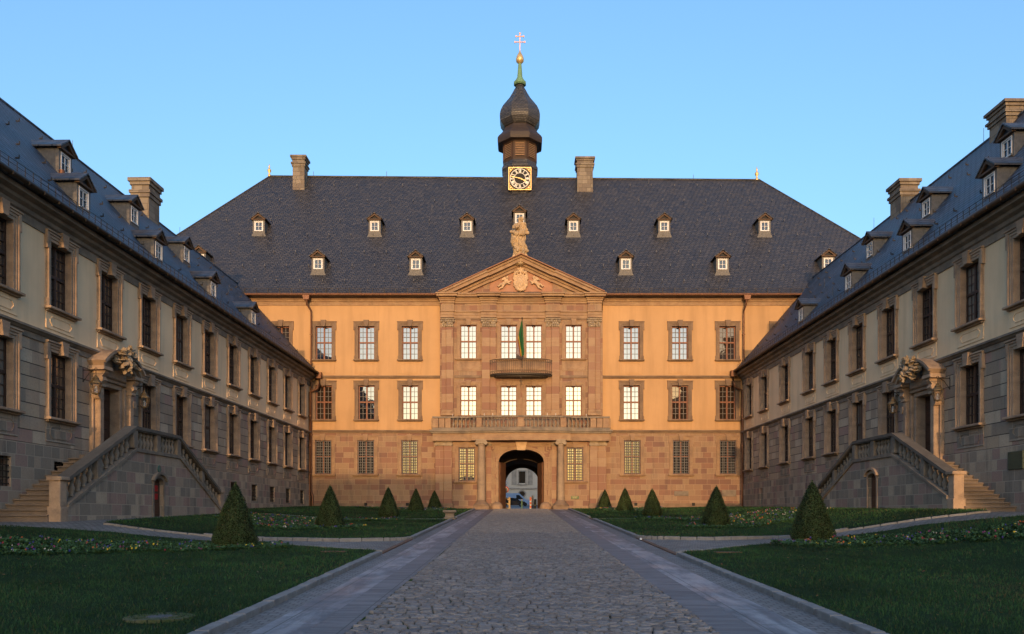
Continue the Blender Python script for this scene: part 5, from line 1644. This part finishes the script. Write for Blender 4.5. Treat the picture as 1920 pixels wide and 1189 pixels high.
R1t = arcp(KRc+.9, 18.6, .9, 180, 100) + [(6.1,21.2),(7.6,22.6),(9.6,23.4),(11.6,22.9),(13.2,21.4),(14.6,20.8),(17.8,20.4)]
R2b = [(KRc,40.0),(KRc,25.6)] + arcp(KRc+.9, 25.6, .9, 180, 260)[1:] + [(6.0,24.4),(8.2,25.1),(10.5,25.3),(12.4,24.8),(13.8,24.4),(15.0,25.2),(15.6,27.2),(15.65,30)]
kerb([(KLc, 4.5),(KLc, 19.0)]); kerb(L1t[1:9], .15, .10); kerb(L2b[:12], .15, .10)
kerb([(KRc, 4.5),(KRc, 18.6)]); kerb(R1t[1:9], .15, .10); kerb(R2b[:12], .15, .10)
kerb([(KLc, 59.2),(KLc, 42.2)], .16, .10); kerb([(KRc, 59.8),(KRc, 42.8)], .16, .10)
kerb([(KLc, 19.3),(KLc, 24.6)], .12, .035, mat=m_kred); kerb([(KRc, 18.9),(KRc, 25.3)], .12, .035, mat=m_kred); kerb([(KLc, 39.2),(KLc, 42)], .12, .035, mat=m_kred); kerb([(KRc, 40.2),(KRc, 42.6)], .12, .035, mat=m_kred)
kerb(L2b[11:], .08, .06); kerb(R2b[11:], .08, .06); kerb(L1t[8:], .08, .06); kerb(R1t[8:], .08, .06)

# --- lawns
m_lawn, tl_, bl_ = newmat('lawn_soil', .95, .1)
tc = N(tl_, 'ShaderNodeTexCoord'); n1 = noisef(tl_, tc.outputs['Object'], 1.1, 5, .6); n2 = noisef(tl_, tc.outputs['Object'], 25, 5, .7)
c = mixc(tl_, n1, (.009,.024,.009), (.020,.045,.015)); c = mixc(tl_, maprange(tl_, n2, .55, .75, 0, .5), c, (.018,.020,.010)); tl_.links.new(c, bl_.inputs['Base Color']); bump(tl_, bl_, n2, .8, .03)
def in_poly(x, y, P):
    r = False; n = len(P); j = n-1
    for i in range(n):
        if (P[i][1] > y) != (P[j][1] > y) and x < (P[j][0]-P[i][0])*(y-P[i][1])/(P[j][1]-P[i][1])+P[i][0]: r = not r
        j = i
    return r
def sheet(name, poly, mat, dz, step=1.0, mound=0):
    pts = []; n = len(poly)
    for i in range(n):
        a, b = Vector(poly[i]), Vector(poly[(i+1) % n]); m = max(1, int((b-a).length/step))
        for k in range(m): pts.append(a.lerp(b, k/m))
    nb = len(pts); ed = [(i, (i+1) % nb) for i in range(nb)]
    xs = [p[0] for p in poly]; ys = [p[1] for p in poly]
    x = min(xs)+step*.5; inn = []
    while x < max(xs):
        y = min(ys)+step*.5
        while y < max(ys):
            if in_poly(x, y, poly): inn.append(Vector((x+random.uniform(-.1,.1)*step, y+random.uniform(-.1,.1)*step)))
            y += step
        x += step
    V, E_, Fc, *_ = delaunay_2d_cdt(pts+inn, ed, [], 1, 1e-4)
    mb = MB(); vs = [(v.x, v.y, terrain(v.x, v.y)+dz+.015*noise.noise(Vector((v.x*.6, v.y*.6, 0)))) for v in V]
    mb.add(vs, [tuple(f) for f in Fc], True)
    lo = [(p.x, p.y, terrain(p.x, p.y)-.1) for p in pts]; hi = [(p.x, p.y, terrain(p.x, p.y)+dz-.01) for p in pts]
    mb.add(lo+hi, [(i, (i+1) % nb, (i+1) % nb+nb, i+nb) for i in range(nb)])
    return tag(mb.build(name, mat), kind='structure')
i_ = .07
P_L1 = [(KLc-i_, 4.0)] + [(x-i_*.7, y-i_*.7) for x, y in L1t] + [(-17.6,4.0)]
P_L2 = [(KLc-i_, 39.2)] + [(x-i_*.6, y+i_*.7) for x, y in L2b[1:]]
P_L3 = [(KLc-i_, 42.1),(KLc-i_,59.4),(-8,60.9),(-16.3,61.2),(-16.6,52),(-16.85,41.6),(-13.6,41.4)]
P_R1 = [(KRc+i_, 4.0)] + [(x+i_*.7, y-i_*.7) for x, y in R1t] + [(18.2,4.0)]
P_R2 = [(KRc+i_, 40.0)] + [(x+i_*.6, y+i_*.7) for x, y in R2b[1:]] + [(15.6,40.6)]
P_R3 = [(KRc+i_, 42.8),(KRc+i_,59.9),(8,60.9),(17.3,61.2),(17.6,41.3),(15.6,41.0),(9,42.4)]
for P in (P_L1, P_L2, P_L3, P_R1, P_R2, P_R3): sheet('lawn', P, m_lawn, .075)
m_grass, tg, bg_ = newmat('grass_blade', .7, .25)
at = N(tg, 'ShaderNodeVertexColor'); at.layer_name = 'tone'; tg.links.new(at.outputs[0], bg_.inputs['Base Color'])
def grass(polys, dens, hmin, hmax, wd, seed, bounds=None):
    rg = random.Random(seed); mb = MB(); mb.c = []; V = mb.v; Fs = mb.f
    for P in polys:
        xs = [p[0] for p in P]; ys = [p[1] for p in P]
        if bounds: ys = [max(min(ys), bounds[0]), min(max(ys), bounds[1])]
        x0, x1, y0, y1 = min(xs), max(xs), min(ys), max(ys)
        nn_ = int((x1-x0)*(y1-y0)*dens)
        for _ in range(nn_):
            x = rg.uniform(x0, x1); y = rg.uniform(y0, y1)
            if abs(x) > .72*y+1.0 or not in_poly(x, y, P): continue
            f = noise.noise(Vector((x*.8, y*.8, 3))); f2 = noise.noise(Vector((x*3, y*3, 9)))
            if f2 < -.32 and rg.random() < .6: continue
            h = rg.uniform(hmin, hmax)*(1+.5*f+.35*f2); a = rg.uniform(0, PI); l = rg.uniform(-.6, .6)*h; l2 = rg.uniform(-.6, .6)*h
            c_, s_ = math.cos(a)*wd/2, math.sin(a)*wd/2; z = terrain(x, y)+.066
            n = len(V)
            V.extend([(x-c_, y-s_, z), (x+c_, y+s_, z), (x+l, y+l2, z+h)]); Fs.append((n, n+1, n+2)); mb.s.append(False)
            pt_ = noise.noise(Vector((x*.35, y*.35, 20)))+.5*noise.noise(Vector((x*1.3, y*1.3, 5)))
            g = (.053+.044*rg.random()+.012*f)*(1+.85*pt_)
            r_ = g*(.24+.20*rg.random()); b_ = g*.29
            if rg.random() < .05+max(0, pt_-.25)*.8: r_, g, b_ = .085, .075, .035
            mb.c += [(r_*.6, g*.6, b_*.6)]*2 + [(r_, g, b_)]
    return tag(mb.build('grass', m_grass), 'short dense grass covering the lawns', 'grass', kind='stuff')
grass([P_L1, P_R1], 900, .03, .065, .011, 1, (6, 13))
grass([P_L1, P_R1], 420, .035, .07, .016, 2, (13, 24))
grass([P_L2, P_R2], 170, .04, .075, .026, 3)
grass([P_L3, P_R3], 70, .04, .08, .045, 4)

lf_ = MB(); lf_.c = []; rl_ = random.Random(77)
for P, n_ in ((P_L1, 260), (P_R1, 260), (P_L2, 120), (P_R2, 120)):
    xs = [p[0] for p in P]; ys = [p[1] for p in P]
    for _ in range(n_):
        x, y = rl_.uniform(min(xs), max(xs)), rl_.uniform(max(6, min(ys)), max(ys))
        if not in_poly(x, y, P): continue
        z = terrain(x, y)+.115; a = rl_.uniform(0, 2*PI); s_ = rl_.uniform(.012, .035); u_ = Vector((math.cos(a), math.sin(a), rl_.uniform(-.5,.5)))*s_; v_ = Vector((-math.sin(a), math.cos(a), rl_.uniform(-.3,.3)))*s_*.6; p = Vector((x, y, z))
        lf_.add([p-u_, p-v_, p+u_, p+v_+Vector((0,0,.01))], [(0,1,2,3)]); lf_.c += [rl_.choice([(.14,.08,.03),(.10,.05,.02),(.18,.15,.09),(.10,.14,.05)])]*4
tag(lf_.build('fallen_leaves', m_grass), 'small brown leaves scattered over the lawns', 'leaves', kind='stuff')

# --- flower beds (pansies, primroses): low leaves and coloured blossoms
m_fl, tf, bf = newmat('bedding_plants', .7, .25)
at = N(tf, 'ShaderNodeVertexColor'); at.layer_name = 'tone'; tf.links.new(at.outputs[0], bf.inputs['Base Color'])
def bed(P, seed, label, dens=70, scale=1.0, fl=.5):
    rg = random.Random(seed); mb = MB(); mb.c = []
    xs = [p[0] for p in P]; ys = [p[1] for p in P]
    for _ in range(int((max(xs)-min(xs))*(max(ys)-min(ys))*dens)):
        x = rg.uniform(min(xs), max(xs)); y = rg.uniform(min(ys), max(ys))
        if not in_poly(x, y, P): continue
        z = terrain(x, y)+.07; g = rg.uniform(.7, 1.3); sz = rg.uniform(.05, .10)*scale
        for k in range(7):
            a = rg.uniform(0, 2*PI); r_ = sz*rg.uniform(.5, 1.2); up_ = rg.uniform(.2, 1.1)*sz
            d = Vector((math.cos(a), math.sin(a), 0)); s_ = Vector((-d.y, d.x, 0))*sz*.32
            c0 = Vector((x, y, z+up_*.3)); c1 = c0+d*r_*.6+Vector((0,0,up_*.8)); c2 = c0+d*r_*1.1+Vector((0,0,up_*.6))
            mb.add([c0, c1-s_, c2, c1+s_], [(0,1,2,3)])
            q = rg.uniform(.7, 1.3); mb.c += [(.045*q*g, .10*q*g, .035*q*g)]*4
        if rg.random() < fl*.16:
            cc = rg.choice([(.05,.05,.30),(.09,.05,.32),(.65,.48,.03),(.60,.55,.50),(.30,.03,.05),(.45,.20,.22),(.06,.06,.25),(.28,.05,.16),(.5,.12,.03)])
            for j in range(rg.randint(1, 2)):
                ox, oy = rg.uniform(-1,1)*sz*.8, rg.uniform(-1,1)*sz*.8; zz = z+sz*rg.uniform(1.0, 1.6); rr = rg.uniform(.010, .021)*scale
                tx_, ty_ = rg.uniform(-.5,.5), rg.uniform(-.9,-.1)
                for pt in range(5):
                    a = 2*PI*pt/5; c_ = (x+ox+rr*.7*math.cos(a), y+oy+rr*.35*math.sin(a), zz+rr*.8*math.sin(a))
                    n0 = len(mb.v)
                    mb.add([(c_[0]-rr*.6, c_[1], c_[2]), (c_[0], c_[1]-.3*rr, c_[2]-rr*.6), (c_[0]+rr*.6, c_[1], c_[2]), (c_[0], c_[1]+.3*rr, c_[2]+rr*.6)], [(0,1,2,3)])
                    q = rg.uniform(.5, .8); mb.c += [tuple(v*q for v in cc)]*4
    return tag(mb.build('flower_bed', m_fl), label, 'flower bed', kind='stuff')
bed([(-15.8,17.4),(-11.8,18.5),(-8.6,21.6),(-6.6,21.9),(-5.8,20.2),(-7.2,19.4),(-9.0,18.2),(-10.3,16.0),(-15,14.9)], 1, 'long flower bed running left from the nearest left cone bush', 85)
bed([(7.0,22.2),(9.3,23.1),(11.4,19.8),(16,18.2),(16,15.6),(11.4,17.0),(9.2,19.8),(7.0,20.9)], 2, 'long flower bed running right from the nearest right cone bush', 85)
bed([(-12.8,33.0),(-12.6,37.4),(-9,38.5),(-5.6,38.4),(-5.4,36.9),(-9,36),(-7.6,32.8),(-6.0,31.4),(-6.1,29.7),(-8.8,28.9),(-11,30.5)], 3, 'colourful flower bed around the second cone bush on the left', 60, 1.15)
bed([(6.2,30.2),(7,32.4),(8.6,34),(7.8,37),(5.6,38.8),(6,39.8),(11.6,39.6),(13.6,38),(13.6,34),(10.6,31),(9,30)], 4, 'colourful flower bed around the second cone bush on the right', 60, 1.15)
bed([(-11,59.8),(-5.0,59),(-5.0,51.5),(-8.6,51.5),(-9,56),(-13,58)], 5, 'small flower bed at the foot of the facade left of the gate', 35, 1.3)
bed([(5.6,59),(10.5,59.8),(10.5,57),(9,50.5),(5.8,50.5)], 6, 'small flower bed at the foot of the facade right of the gate', 35, 1.3)

# --- clipped cone bushes
def cone_bush():
    t = empty('topiary_cone', (0,0,0)); rg = random.Random(5)
    H = 1.56; R0 = .62
    def rad(f): return R0*(max(0, 1-f)**.76)*(.84+.16*min(1, f/.10)) if f < 1 else 0
    core = MB(); core.lathe([(rad(f)*.90+.005, .06+f*H*.97) for f in (0,.03,.08,.15,.25,.4,.55,.7,.82,.92,.985)], n=20)
    core.build('foliage_core', mat_flat('foliage_dark', (.012,.018,.006), .95, .1), t)
    lf = MB(); lf.c = []
    for _ in range(11000):
        f = 1-math.sqrt(rg.random()); f = max(0, min(.995, f)); a = rg.uniform(0, 2*PI)
        lum = noise.noise(Vector((math.cos(a)*2, math.sin(a)*2, f*5)))
        r_ = rad(f)*(1+.09*lum)-rg.uniform(0, .055); z = .06+f*H
        d = Vector((math.cos(a), math.sin(a), .38)).normalized()
        n = (d+Vector((rg.uniform(-1,1), rg.uniform(-1,1), rg.uniform(-1,1)))*.75).normalized()
        p = Vector((r_*math.cos(a), r_*math.sin(a), z)); u_ = n.orthogonal().normalized(); v_ = n.cross(u_); th = rg.uniform(0, PI)
        u2 = u_*math.cos(th)+v_*math.sin(th); v2 = n.cross(u2); s_ = rg.uniform(.012, .024)
        lf.add([p-u2*s_, p-v2*s_*.6, p+u2*s_, p+v2*s_*.6], [(0,1,2,3)])
        q = rg.uniform(.5, 1.5)*(1+.4*lum); br_ = rg.random() < .10
        lf.c += [((.075*q, .065*q, .022*q) if br_ else (.034*q, .058*q, .016*q))]*4
    lf.build('foliage', m_fl, t)
    MB().tube([(0,0,-.1),(0,0,.3)], .05, 8).build('stem', M['wood_brown'], t)
    return t
cone = cone_bush()
cs_ = [(-7.55,20.9,1.02,1.09,'nearest and largest cone bush on the left lawn'),(-7.35,30.6,.99,1.07,'second cone bush from the front on the left, amid flowers'),(-7.05,42.6,1.0,1.04,'third cone bush from the front on the left'),
       (-6.9,52.6,.98,1.0,'fourth cone bush from the front on the left, partly sunlit'),(-6.35,59.2,.95,.9,'leftmost side\'s farthest cone bush, close to the facade beside the gate'),
       (6.4,59.3,.95,.95,'farthest cone bush on the right, close to the facade beside the gate'),(6.95,52.0,1.03,1.02,'fourth cone bush from the front on the right'),(7.45,44.2,1.02,.99,'third cone bush from the front on the right'),
       (7.9,31.8,1.04,1.06,'second cone bush from the front on the right, amid flowers'),(8.5,22.9,1.10,1.12,'nearest and largest cone bush on the right lawn')]
cs_[4] = (-6.35,59.2,.95,.9,'farthest cone bush on the left, close to the facade beside the gate')
for i, (x, y, sr, sh, lab) in enumerate(cs_):
    o = cone if i == 0 else copy_tree(cone)
    o.location = (x, y, terrain(x, y)+.03); o.scale = (sr, sr, sh); o.rotation_euler = (R(1.2*math.sin(i*2.1)), R(1.2*math.cos(i*3.7)), i*1.3)
    tag(o, lab, 'topiary', 'clipped cone bushes on the lawns')

# --- old stone block on the lawn edge, left of the drive
sb = MB(); zc = terrain(-3.55, 40.6)
def sq_l(mb, lv, cx, cy, cz):
    vs = [(cx+sx_*r, cy+sy_*r, cz+z) for r, z in lv for sx_, sy_ in ((-1,-1),(1,-1),(1,1),(-1,1))]
    mb.add(vs, [(i*4+k, i*4+(k+1) % 4, (i+1)*4+(k+1) % 4, (i+1)*4+k) for i in range(len(lv)-1) for k in range(4)] + [(3,2,1,0), tuple(range(len(vs)-4, len(vs)))])
sq_l(sb, [(.30,0),(.30,.08),(.24,.12),(.21,.28),(.26,.36),(.33,.38),(.33,.46),(.31,.48)], -3.58, 40.6, zc)
tag(sb.build('stone_block', M['trim_dark']), 'weathered square stone block with a narrow waist at the lawn corner left of the drive', 'stone block')
# round cover set in mossy stones
mh = MB(); mx, my = -4.26, 9.35; zc = terrain(mx, my)+.075
for ri, (r0, r1, n) in enumerate(((.16,.27,11),(.28,.40,17))):
    for k in range(n):
        a0 = 2*PI*(k+.06)/n; a1 = 2*PI*(k+.94)/n
        mh.prism([(mx+r0*math.cos(a0),my+r0*math.sin(a0)),(mx+r1*math.cos(a0),my+r1*math.sin(a0)),(mx+r1*math.cos(a1),my+r1*math.sin(a1)),(mx+r0*math.cos(a1),my+r0*math.sin(a1))], zc-.05, zc+.01+random.uniform(-.006,.006), 'z')
mr = empty('manhole', (0,0,0)); mh.build('stone_ring', mat_stone('mossy_stone', (.10,.105,.06), (.05,.075,.02), weather=.3, sc=5), mr)
MB().lathe([(.15,-.04),(.15,.012),(.14,.016)], (mx,my,zc), 24).build('cover', mat_flat('cover_concrete', (.09,.095,.10), .8, .3), mr)
tag(mr, 'round grey cover ringed by mossy stones in the near left lawn', 'manhole')
dk = MB(); x, y = -4.45, 19.0; 
dk.box(x-.3, x+.3, y-.18, y+.18, terrain(x,y), terrain(x,y)+.095); tag(dk.build('drain_cover', M['wood_brown']), 'flat brown inspection cover at the corner of the near left lawn', 'drain cover')
dk2 = dk.mesh('drain_cover', M['wood_brown'])
o = bpy.data.objects.new('drain_cover', dk2); COL.objects.link(o); o.location = (9.4, -.2, terrain(4.95,18.8)-terrain(x,y)); tag(o, 'flat brown inspection cover at the corner of the near right lawn', 'drain cover')

wl_ = MB(); wl_.lathe([(.04,0),(.04,.03),(.02,.055),(.01,.06)], (3.72,24.2,terrain(3.72,24.2)+.03), 10)
tag(wl_.build('ground_light', M['white']), 'small white ground light at the kerb corner right of the drive', 'ground light')
# ================================================================== THROUGH THE GATE
def far(px, py, Y): return ((px-974)*Y/F, 1.6+(971-py)*Y/F)
g150 = terrain(0, 140)
fb = empty('far_building', (0, 172, 0)); tag(fb, 'pale baroque building across the street seen through the gate arch', 'building')
fw = MB(); YF = 172
wx, wz0 = far(979, 906, YF); _, wz1 = far(979, 884, YF); ww = 1.35
_, zsill = far(0, 916, YF)
ops_ = [(wx+dx-ww/2, wx+dx+ww/2, wz0, wz1) for dx in (-14, -7.05, 0, 7.05, 14)] + [(wx+dx-.75, wx+dx+.75, wz1+.7, wz1+2.0) for dx in (-14,-7.05,0,7.05,14)]
wall_open(fw, -40, 40, 2, 19, ops_, 0, .5); fw.build('wall', mat_plaster('plaster_far', (.50,.46,.38), .1, .2), fb)
for a, b, c, d in ops_: MB().box(a, b, .3, .34, c, d).build('pane', M['pane_dark'], fb)
ft = MB()
for a, b, c, d in ops_[:5]:
    ft.box(a-.28, a, -.1, .02, c-.2, d+.3); ft.box(b, b+.28, -.1, .02, c-.2, d+.3); ft.box(a, b, -.1, .02, d, d+.3); ft.box(a-.45, b+.45, -.18, .02, c-.45, c-.2)
ft.box(-40, 40, -.2, .02, zsill-.15, zsill+.15)
for i in range(-8, 9): ft.box(wx+3.5*i+1.2, wx+3.5*i+2.3, -.08, .02, wz0-.4, 19)
ft.build('trim', mat_stone('stone_far', (.36,.33,.28)), fb)
oc = MB()
for dx in (-14,-7.05,0,7.05,14):
    ox, oz = far(979, 926, YF); ox += dx
    oc.ring([(ox+.85*math.cos(2*PI*i/24), oz+.8*math.sin(2*PI*i/24)) for i in range(24)], [(ox+.6*math.cos(2*PI*i/24), oz+.55*math.sin(2*PI*i/24)) for i in range(24)], -.15, .02)
oc.build('round_window_frame', mat_stone('stone_far2', (.30,.27,.23)), fb)
for dx in (-14,-7.05,0,7.05,14):
    og = MB(); og.prism([(ox-14+14+dx-14+0*dx+.6*math.cos(2*PI*i/24) if False else far(979,926,YF)[0]+dx+.6*math.cos(2*PI*i/24), oz+.55*math.sin(2*PI*i/24)) for i in range(24)], -.03, -.01)
    og.build('round_window', M['pane_dark'], fb)
MB().prism([(-.6,19),(.0,19.3),(8,27),(16,19)], -41, 41, 'x').build('roof', M['slate'], fb)

m_van = mat_flat('van_paint', (.34,.43,.56), .3, .6, var=.04); m_car = mat_flat('car_paint', (.015,.017,.02), .25, .7, var=.1)
m_tyre = mat_flat('tyre', (.02,.02,.02), .8, .2); m_glass = mat_flat('car_glass', (.015,.018,.022), .35, .3)
def vehicle(name, cx, Y, side, roofp, L, H, W, mat, winp, label, cat, wheels):
    z = terrain(0, Y); t = empty(name, (cx, Y, z)); tag(t, label, cat)
    b = MB(); b.prism(roofp, -W/2, W/2); b.build('body', mat, t)
    g = MB()
    for p in winp: g.prism(p, -W/2-.015, -W/2-.001); g.prism(p, W/2+.001, W/2+.015)
    g.build('side_window', m_glass, t)
    for x in wheels:
        for yy in (-W/2-.02, W/2-.2):
            o = MB().lathe([(.18,0),(.33,.02),(.33,.20),(.18,.22)], n=16).build('wheel', m_tyre, t, (x, yy, .33)); o.rotation_euler = (R(-90), 0, 0)
            MB().lathe([(.19,-.005),(.17,.03)], n=12).build('rim', M['iron_grey'], o)
    for s_ in (-1, 1):
        MB().ell((L/2-.10, s_*(W/2-.25), .75), (.10,.14,.09), 8).build('headlight', M['white'], t)
    bp_ = MB(); bp_.box(L/2-.1, L/2+.06, -W/2+.05, W/2-.05, .3, .55); bp_.box(-L/2-.06, -L/2+.1, -W/2+.05, W/2-.05, .3, .55); bp_.build('bumper', M['black'], t)
    return t
_x, _ = far(975, 0, 138)
vehicle('van', _x-1.0, 138, 1, [(-2.9,.3),(-2.95,2.0),(-2.8,2.25),(.7,2.28),(1.0,2.15),(1.95,1.25),(2.75,.98),(2.9,.75),(2.9,.3)], 5.8, 2.3, 1.9, m_van, [[(.35,1.2),(.35,1.95),(.85,1.95),(1.6,1.22)]], 'light blue delivery van passing behind the gate arch', 'van', (-1.9, 1.9))
vehicle('car', -1.1, 131, 1, [(-2.1,.25),(-2.12,.8),(-1.9,.95),(-1.3,1.42),(-.2,1.45),(.6,1.38),(1.25,.95),(2.0,.82),(2.15,.6),(2.12,.25)], 4.3, 1.45, 1.75, m_car, [[(-1.5,.98),(-1.15,1.33),(-.2,1.36),(-.2,.98)],[(-.12,.98),(-.12,1.36),(.55,1.28),(1.0,.98)]], 'dark car in front of the van, seen through the gate arch', 'car', (-1.35, 1.35))

Ysg = 84.5; X, Z = far(948, 918, Ysg); zg_ = terrain(X, Ysg)
sg_ = empty('traffic_sign', (X, Ysg, 0)); tag(sg_, 'round white traffic sign with a red ring inside the gate arch', 'traffic sign')
MB().tube([(0,.04,zg_),(0,.04,Z+.3)], .035, 8).build('post', M['iron_grey'], sg_)
MB().prism([(.29*math.cos(2*PI*i/28), Z+.29*math.sin(2*PI*i/28)) for i in range(28)], -.01, .01).build('disc', M['white'], sg_)
MB().ring([(.335*math.cos(2*PI*i/28), Z+.335*math.sin(2*PI*i/28)) for i in range(28)], [(.25*math.cos(2*PI*i/28), Z+.25*math.sin(2*PI*i/28)) for i in range(28)], -.03, -.012).build('red_ring', mat_flat('sign_red', (.75,.06,.02), .5, .4), sg_)
def post(px, wpx, ytop, Y, mat, label, name='post', cat='post', boards=None):
    x, zt = far(px, ytop, Y); z = terrain(x, Y); w_ = wpx*Y/F
    t = empty(name, (x, Y, z)); tag(t, label, cat)
    MB().bbox(-w_/2, w_/2, -.06, .06, -.1, zt-z, .01).build('upright', mat, t)
    return t, zt-z
m_cream = mat_flat('barrier_cream', (.62,.50,.28), .6, .3, var=.1); m_orange = mat_flat('beacon', (.8,.16,.03), .5, .4, var=.05)
t_, hh = post(955.2, 3.4, 932, 83.4, m_cream, 'cream barrier post with slanting boards on the left inside the arch', 'barrier', 'barrier')
bb = MB()
for k in range(3): bb.add([(-1.1,-.05,.25+.5*k+.3),(-.08,-.05,.0+.5*k+.15),(-.08,-.05,.16+.5*k+.15),(-1.1,-.05,.41+.5*k+.3),(-1.1,0,.25+.5*k+.3),(-.08,0,.0+.5*k+.15),(-.08,0,.16+.5*k+.15),(-1.1,0,.41+.5*k+.3)], [(0,1,2,3),(4,7,6,5),(0,4,5,1),(3,2,6,7)])
bb.build('board', m_cream, t_)
post(999, 2.6, 929, 83.6, m_cream, 'tall cream post right of the striped beacon inside the arch')
t_, hh = post(995, 3.6, 932, 84.2, m_orange, 'red and white striped beacon on the right inside the arch', 'warning_beacon', 'beacon')
sw = MB()
for k in range(3): sw.box(-.11, .11, -.07, -.061, .18+k*.38, .34+k*.38)
sw.build('white_stripe', M['white'], t_)
t_, hh = post(1003.5, 5, 936, 83.8, M['iron_grey'], 'low grey utility box on the right inside the arch', 'utility_box', 'utility box')
MB().bbox(-.1, .1, -.075, -.062, .5, .75, .003).build('door_plate', m_cream, t_)
t_, hh = post(978.5, 2.2, 938, 88, M['verdigris'], 'short greenish bollard standing in the middle behind the arch', 'bollard', 'bollard')
MB().ell((0,0,hh+.03), (.09,.09,.09), 10).build('knob', M['gold'], t_)

# pale tree beyond, glimpsed at the left of the arch
tr = empty('tree', (far(948.5,0,120)[0]-.3, 120, terrain(0,120))); tag(tr, 'small bluish tree glimpsed behind the traffic sign through the arch', 'tree')
MB().tube([(0,0,0),(.1,0,1.6),(0,.1,3.6)], [.12,.09,.03], 8).build('trunk', M['wood_brown'], tr)
cwn = MB(); cwn.c = []; rg = random.Random(9)
for _ in range(1500):
    p = Vector((-.35+rg.gauss(0,.38), rg.gauss(0,.45), 3.2+rg.gauss(0,.6))); n = Vector((rg.uniform(-1,1), rg.uniform(-1,1), rg.uniform(-1,1))).normalized(); u_ = n.orthogonal()*.05; v_ = n.cross(u_)
    cwn.add([p-u_, p-v_, p+u_, p+v_], [(0,1,2,3)]); q = rg.uniform(.6,1.3); cwn.c += [(.28*q,.36*q,.42*q)]*4
cwn.build('crown', m_fl, tr)

# ================================================================== ADDED BLOCKS BEHIND THE CAMERA (unseen, heights set to shade the court)
m_blocker = mat_plaster('plaster_blocker', (.40,.33,.24), .1, .2)
def blocker(x0, x1, zt, y0=-72, rise=2.2, lab=''):
    t = empty('shade_blocker', ((x0+x1)/2, (y0-60)/2, 0)); tag(t, lab, 'blocker')
    cxh, cyh = (x0+x1)/2, (y0-60)/2
    h = MB(); h.box(x0-cxh, x1-cxh, y0-cyh, -60-cyh, -3, zt-rise); h.build('wall', m_blocker, t)
    MB().prism([(y0-cyh-.4, zt-rise+.002), (-60-cyh+.4, zt-rise+.002), (0, zt)], x0-cxh, x1-cxh, 'x').build('roof', M['slate'], t)
    wn = MB()
    x = x0+1.2
    while x < x1-1.5: 
        for z in (1.2, 4.2): 
            if z+1.6 < zt-rise: wn.box(x-cxh, x+1.0-cxh, -60-cyh, -60-cyh+.04, z, z+1.6)
        x += 2.6
    wn.build('window', M['pane_dark'], t)
for x0, x1, zt, lab in ((-60,-38,12.5,'plain town house with slate roof, added unseen for shade, far left behind the viewer'),(-37.9,-21,11.2,'plain town house with slate roof, added unseen for shade, second from the left behind the viewer'),(-20.9,-15.4,10.2,'narrow unseen added house, third from the left behind the viewer'),(-15.3,-3.0,12.0,'plain town house with slate roof, added unseen for shade, left of the drive behind the viewer'),
                        (-2.9,10,8.6,'low unseen added house facing the drive behind the viewer'),(10.1,17.3,6.7,'lowest unseen added house, right of the drive behind the viewer'),(17.4,30,8.0,'narrow unseen added house beside the lowest one behind the viewer'),(30.1,60,8.0,'plain town house with slate roof, added unseen for shade, far right behind the viewer')):
    blocker(x0, x1, zt, lab=lab)
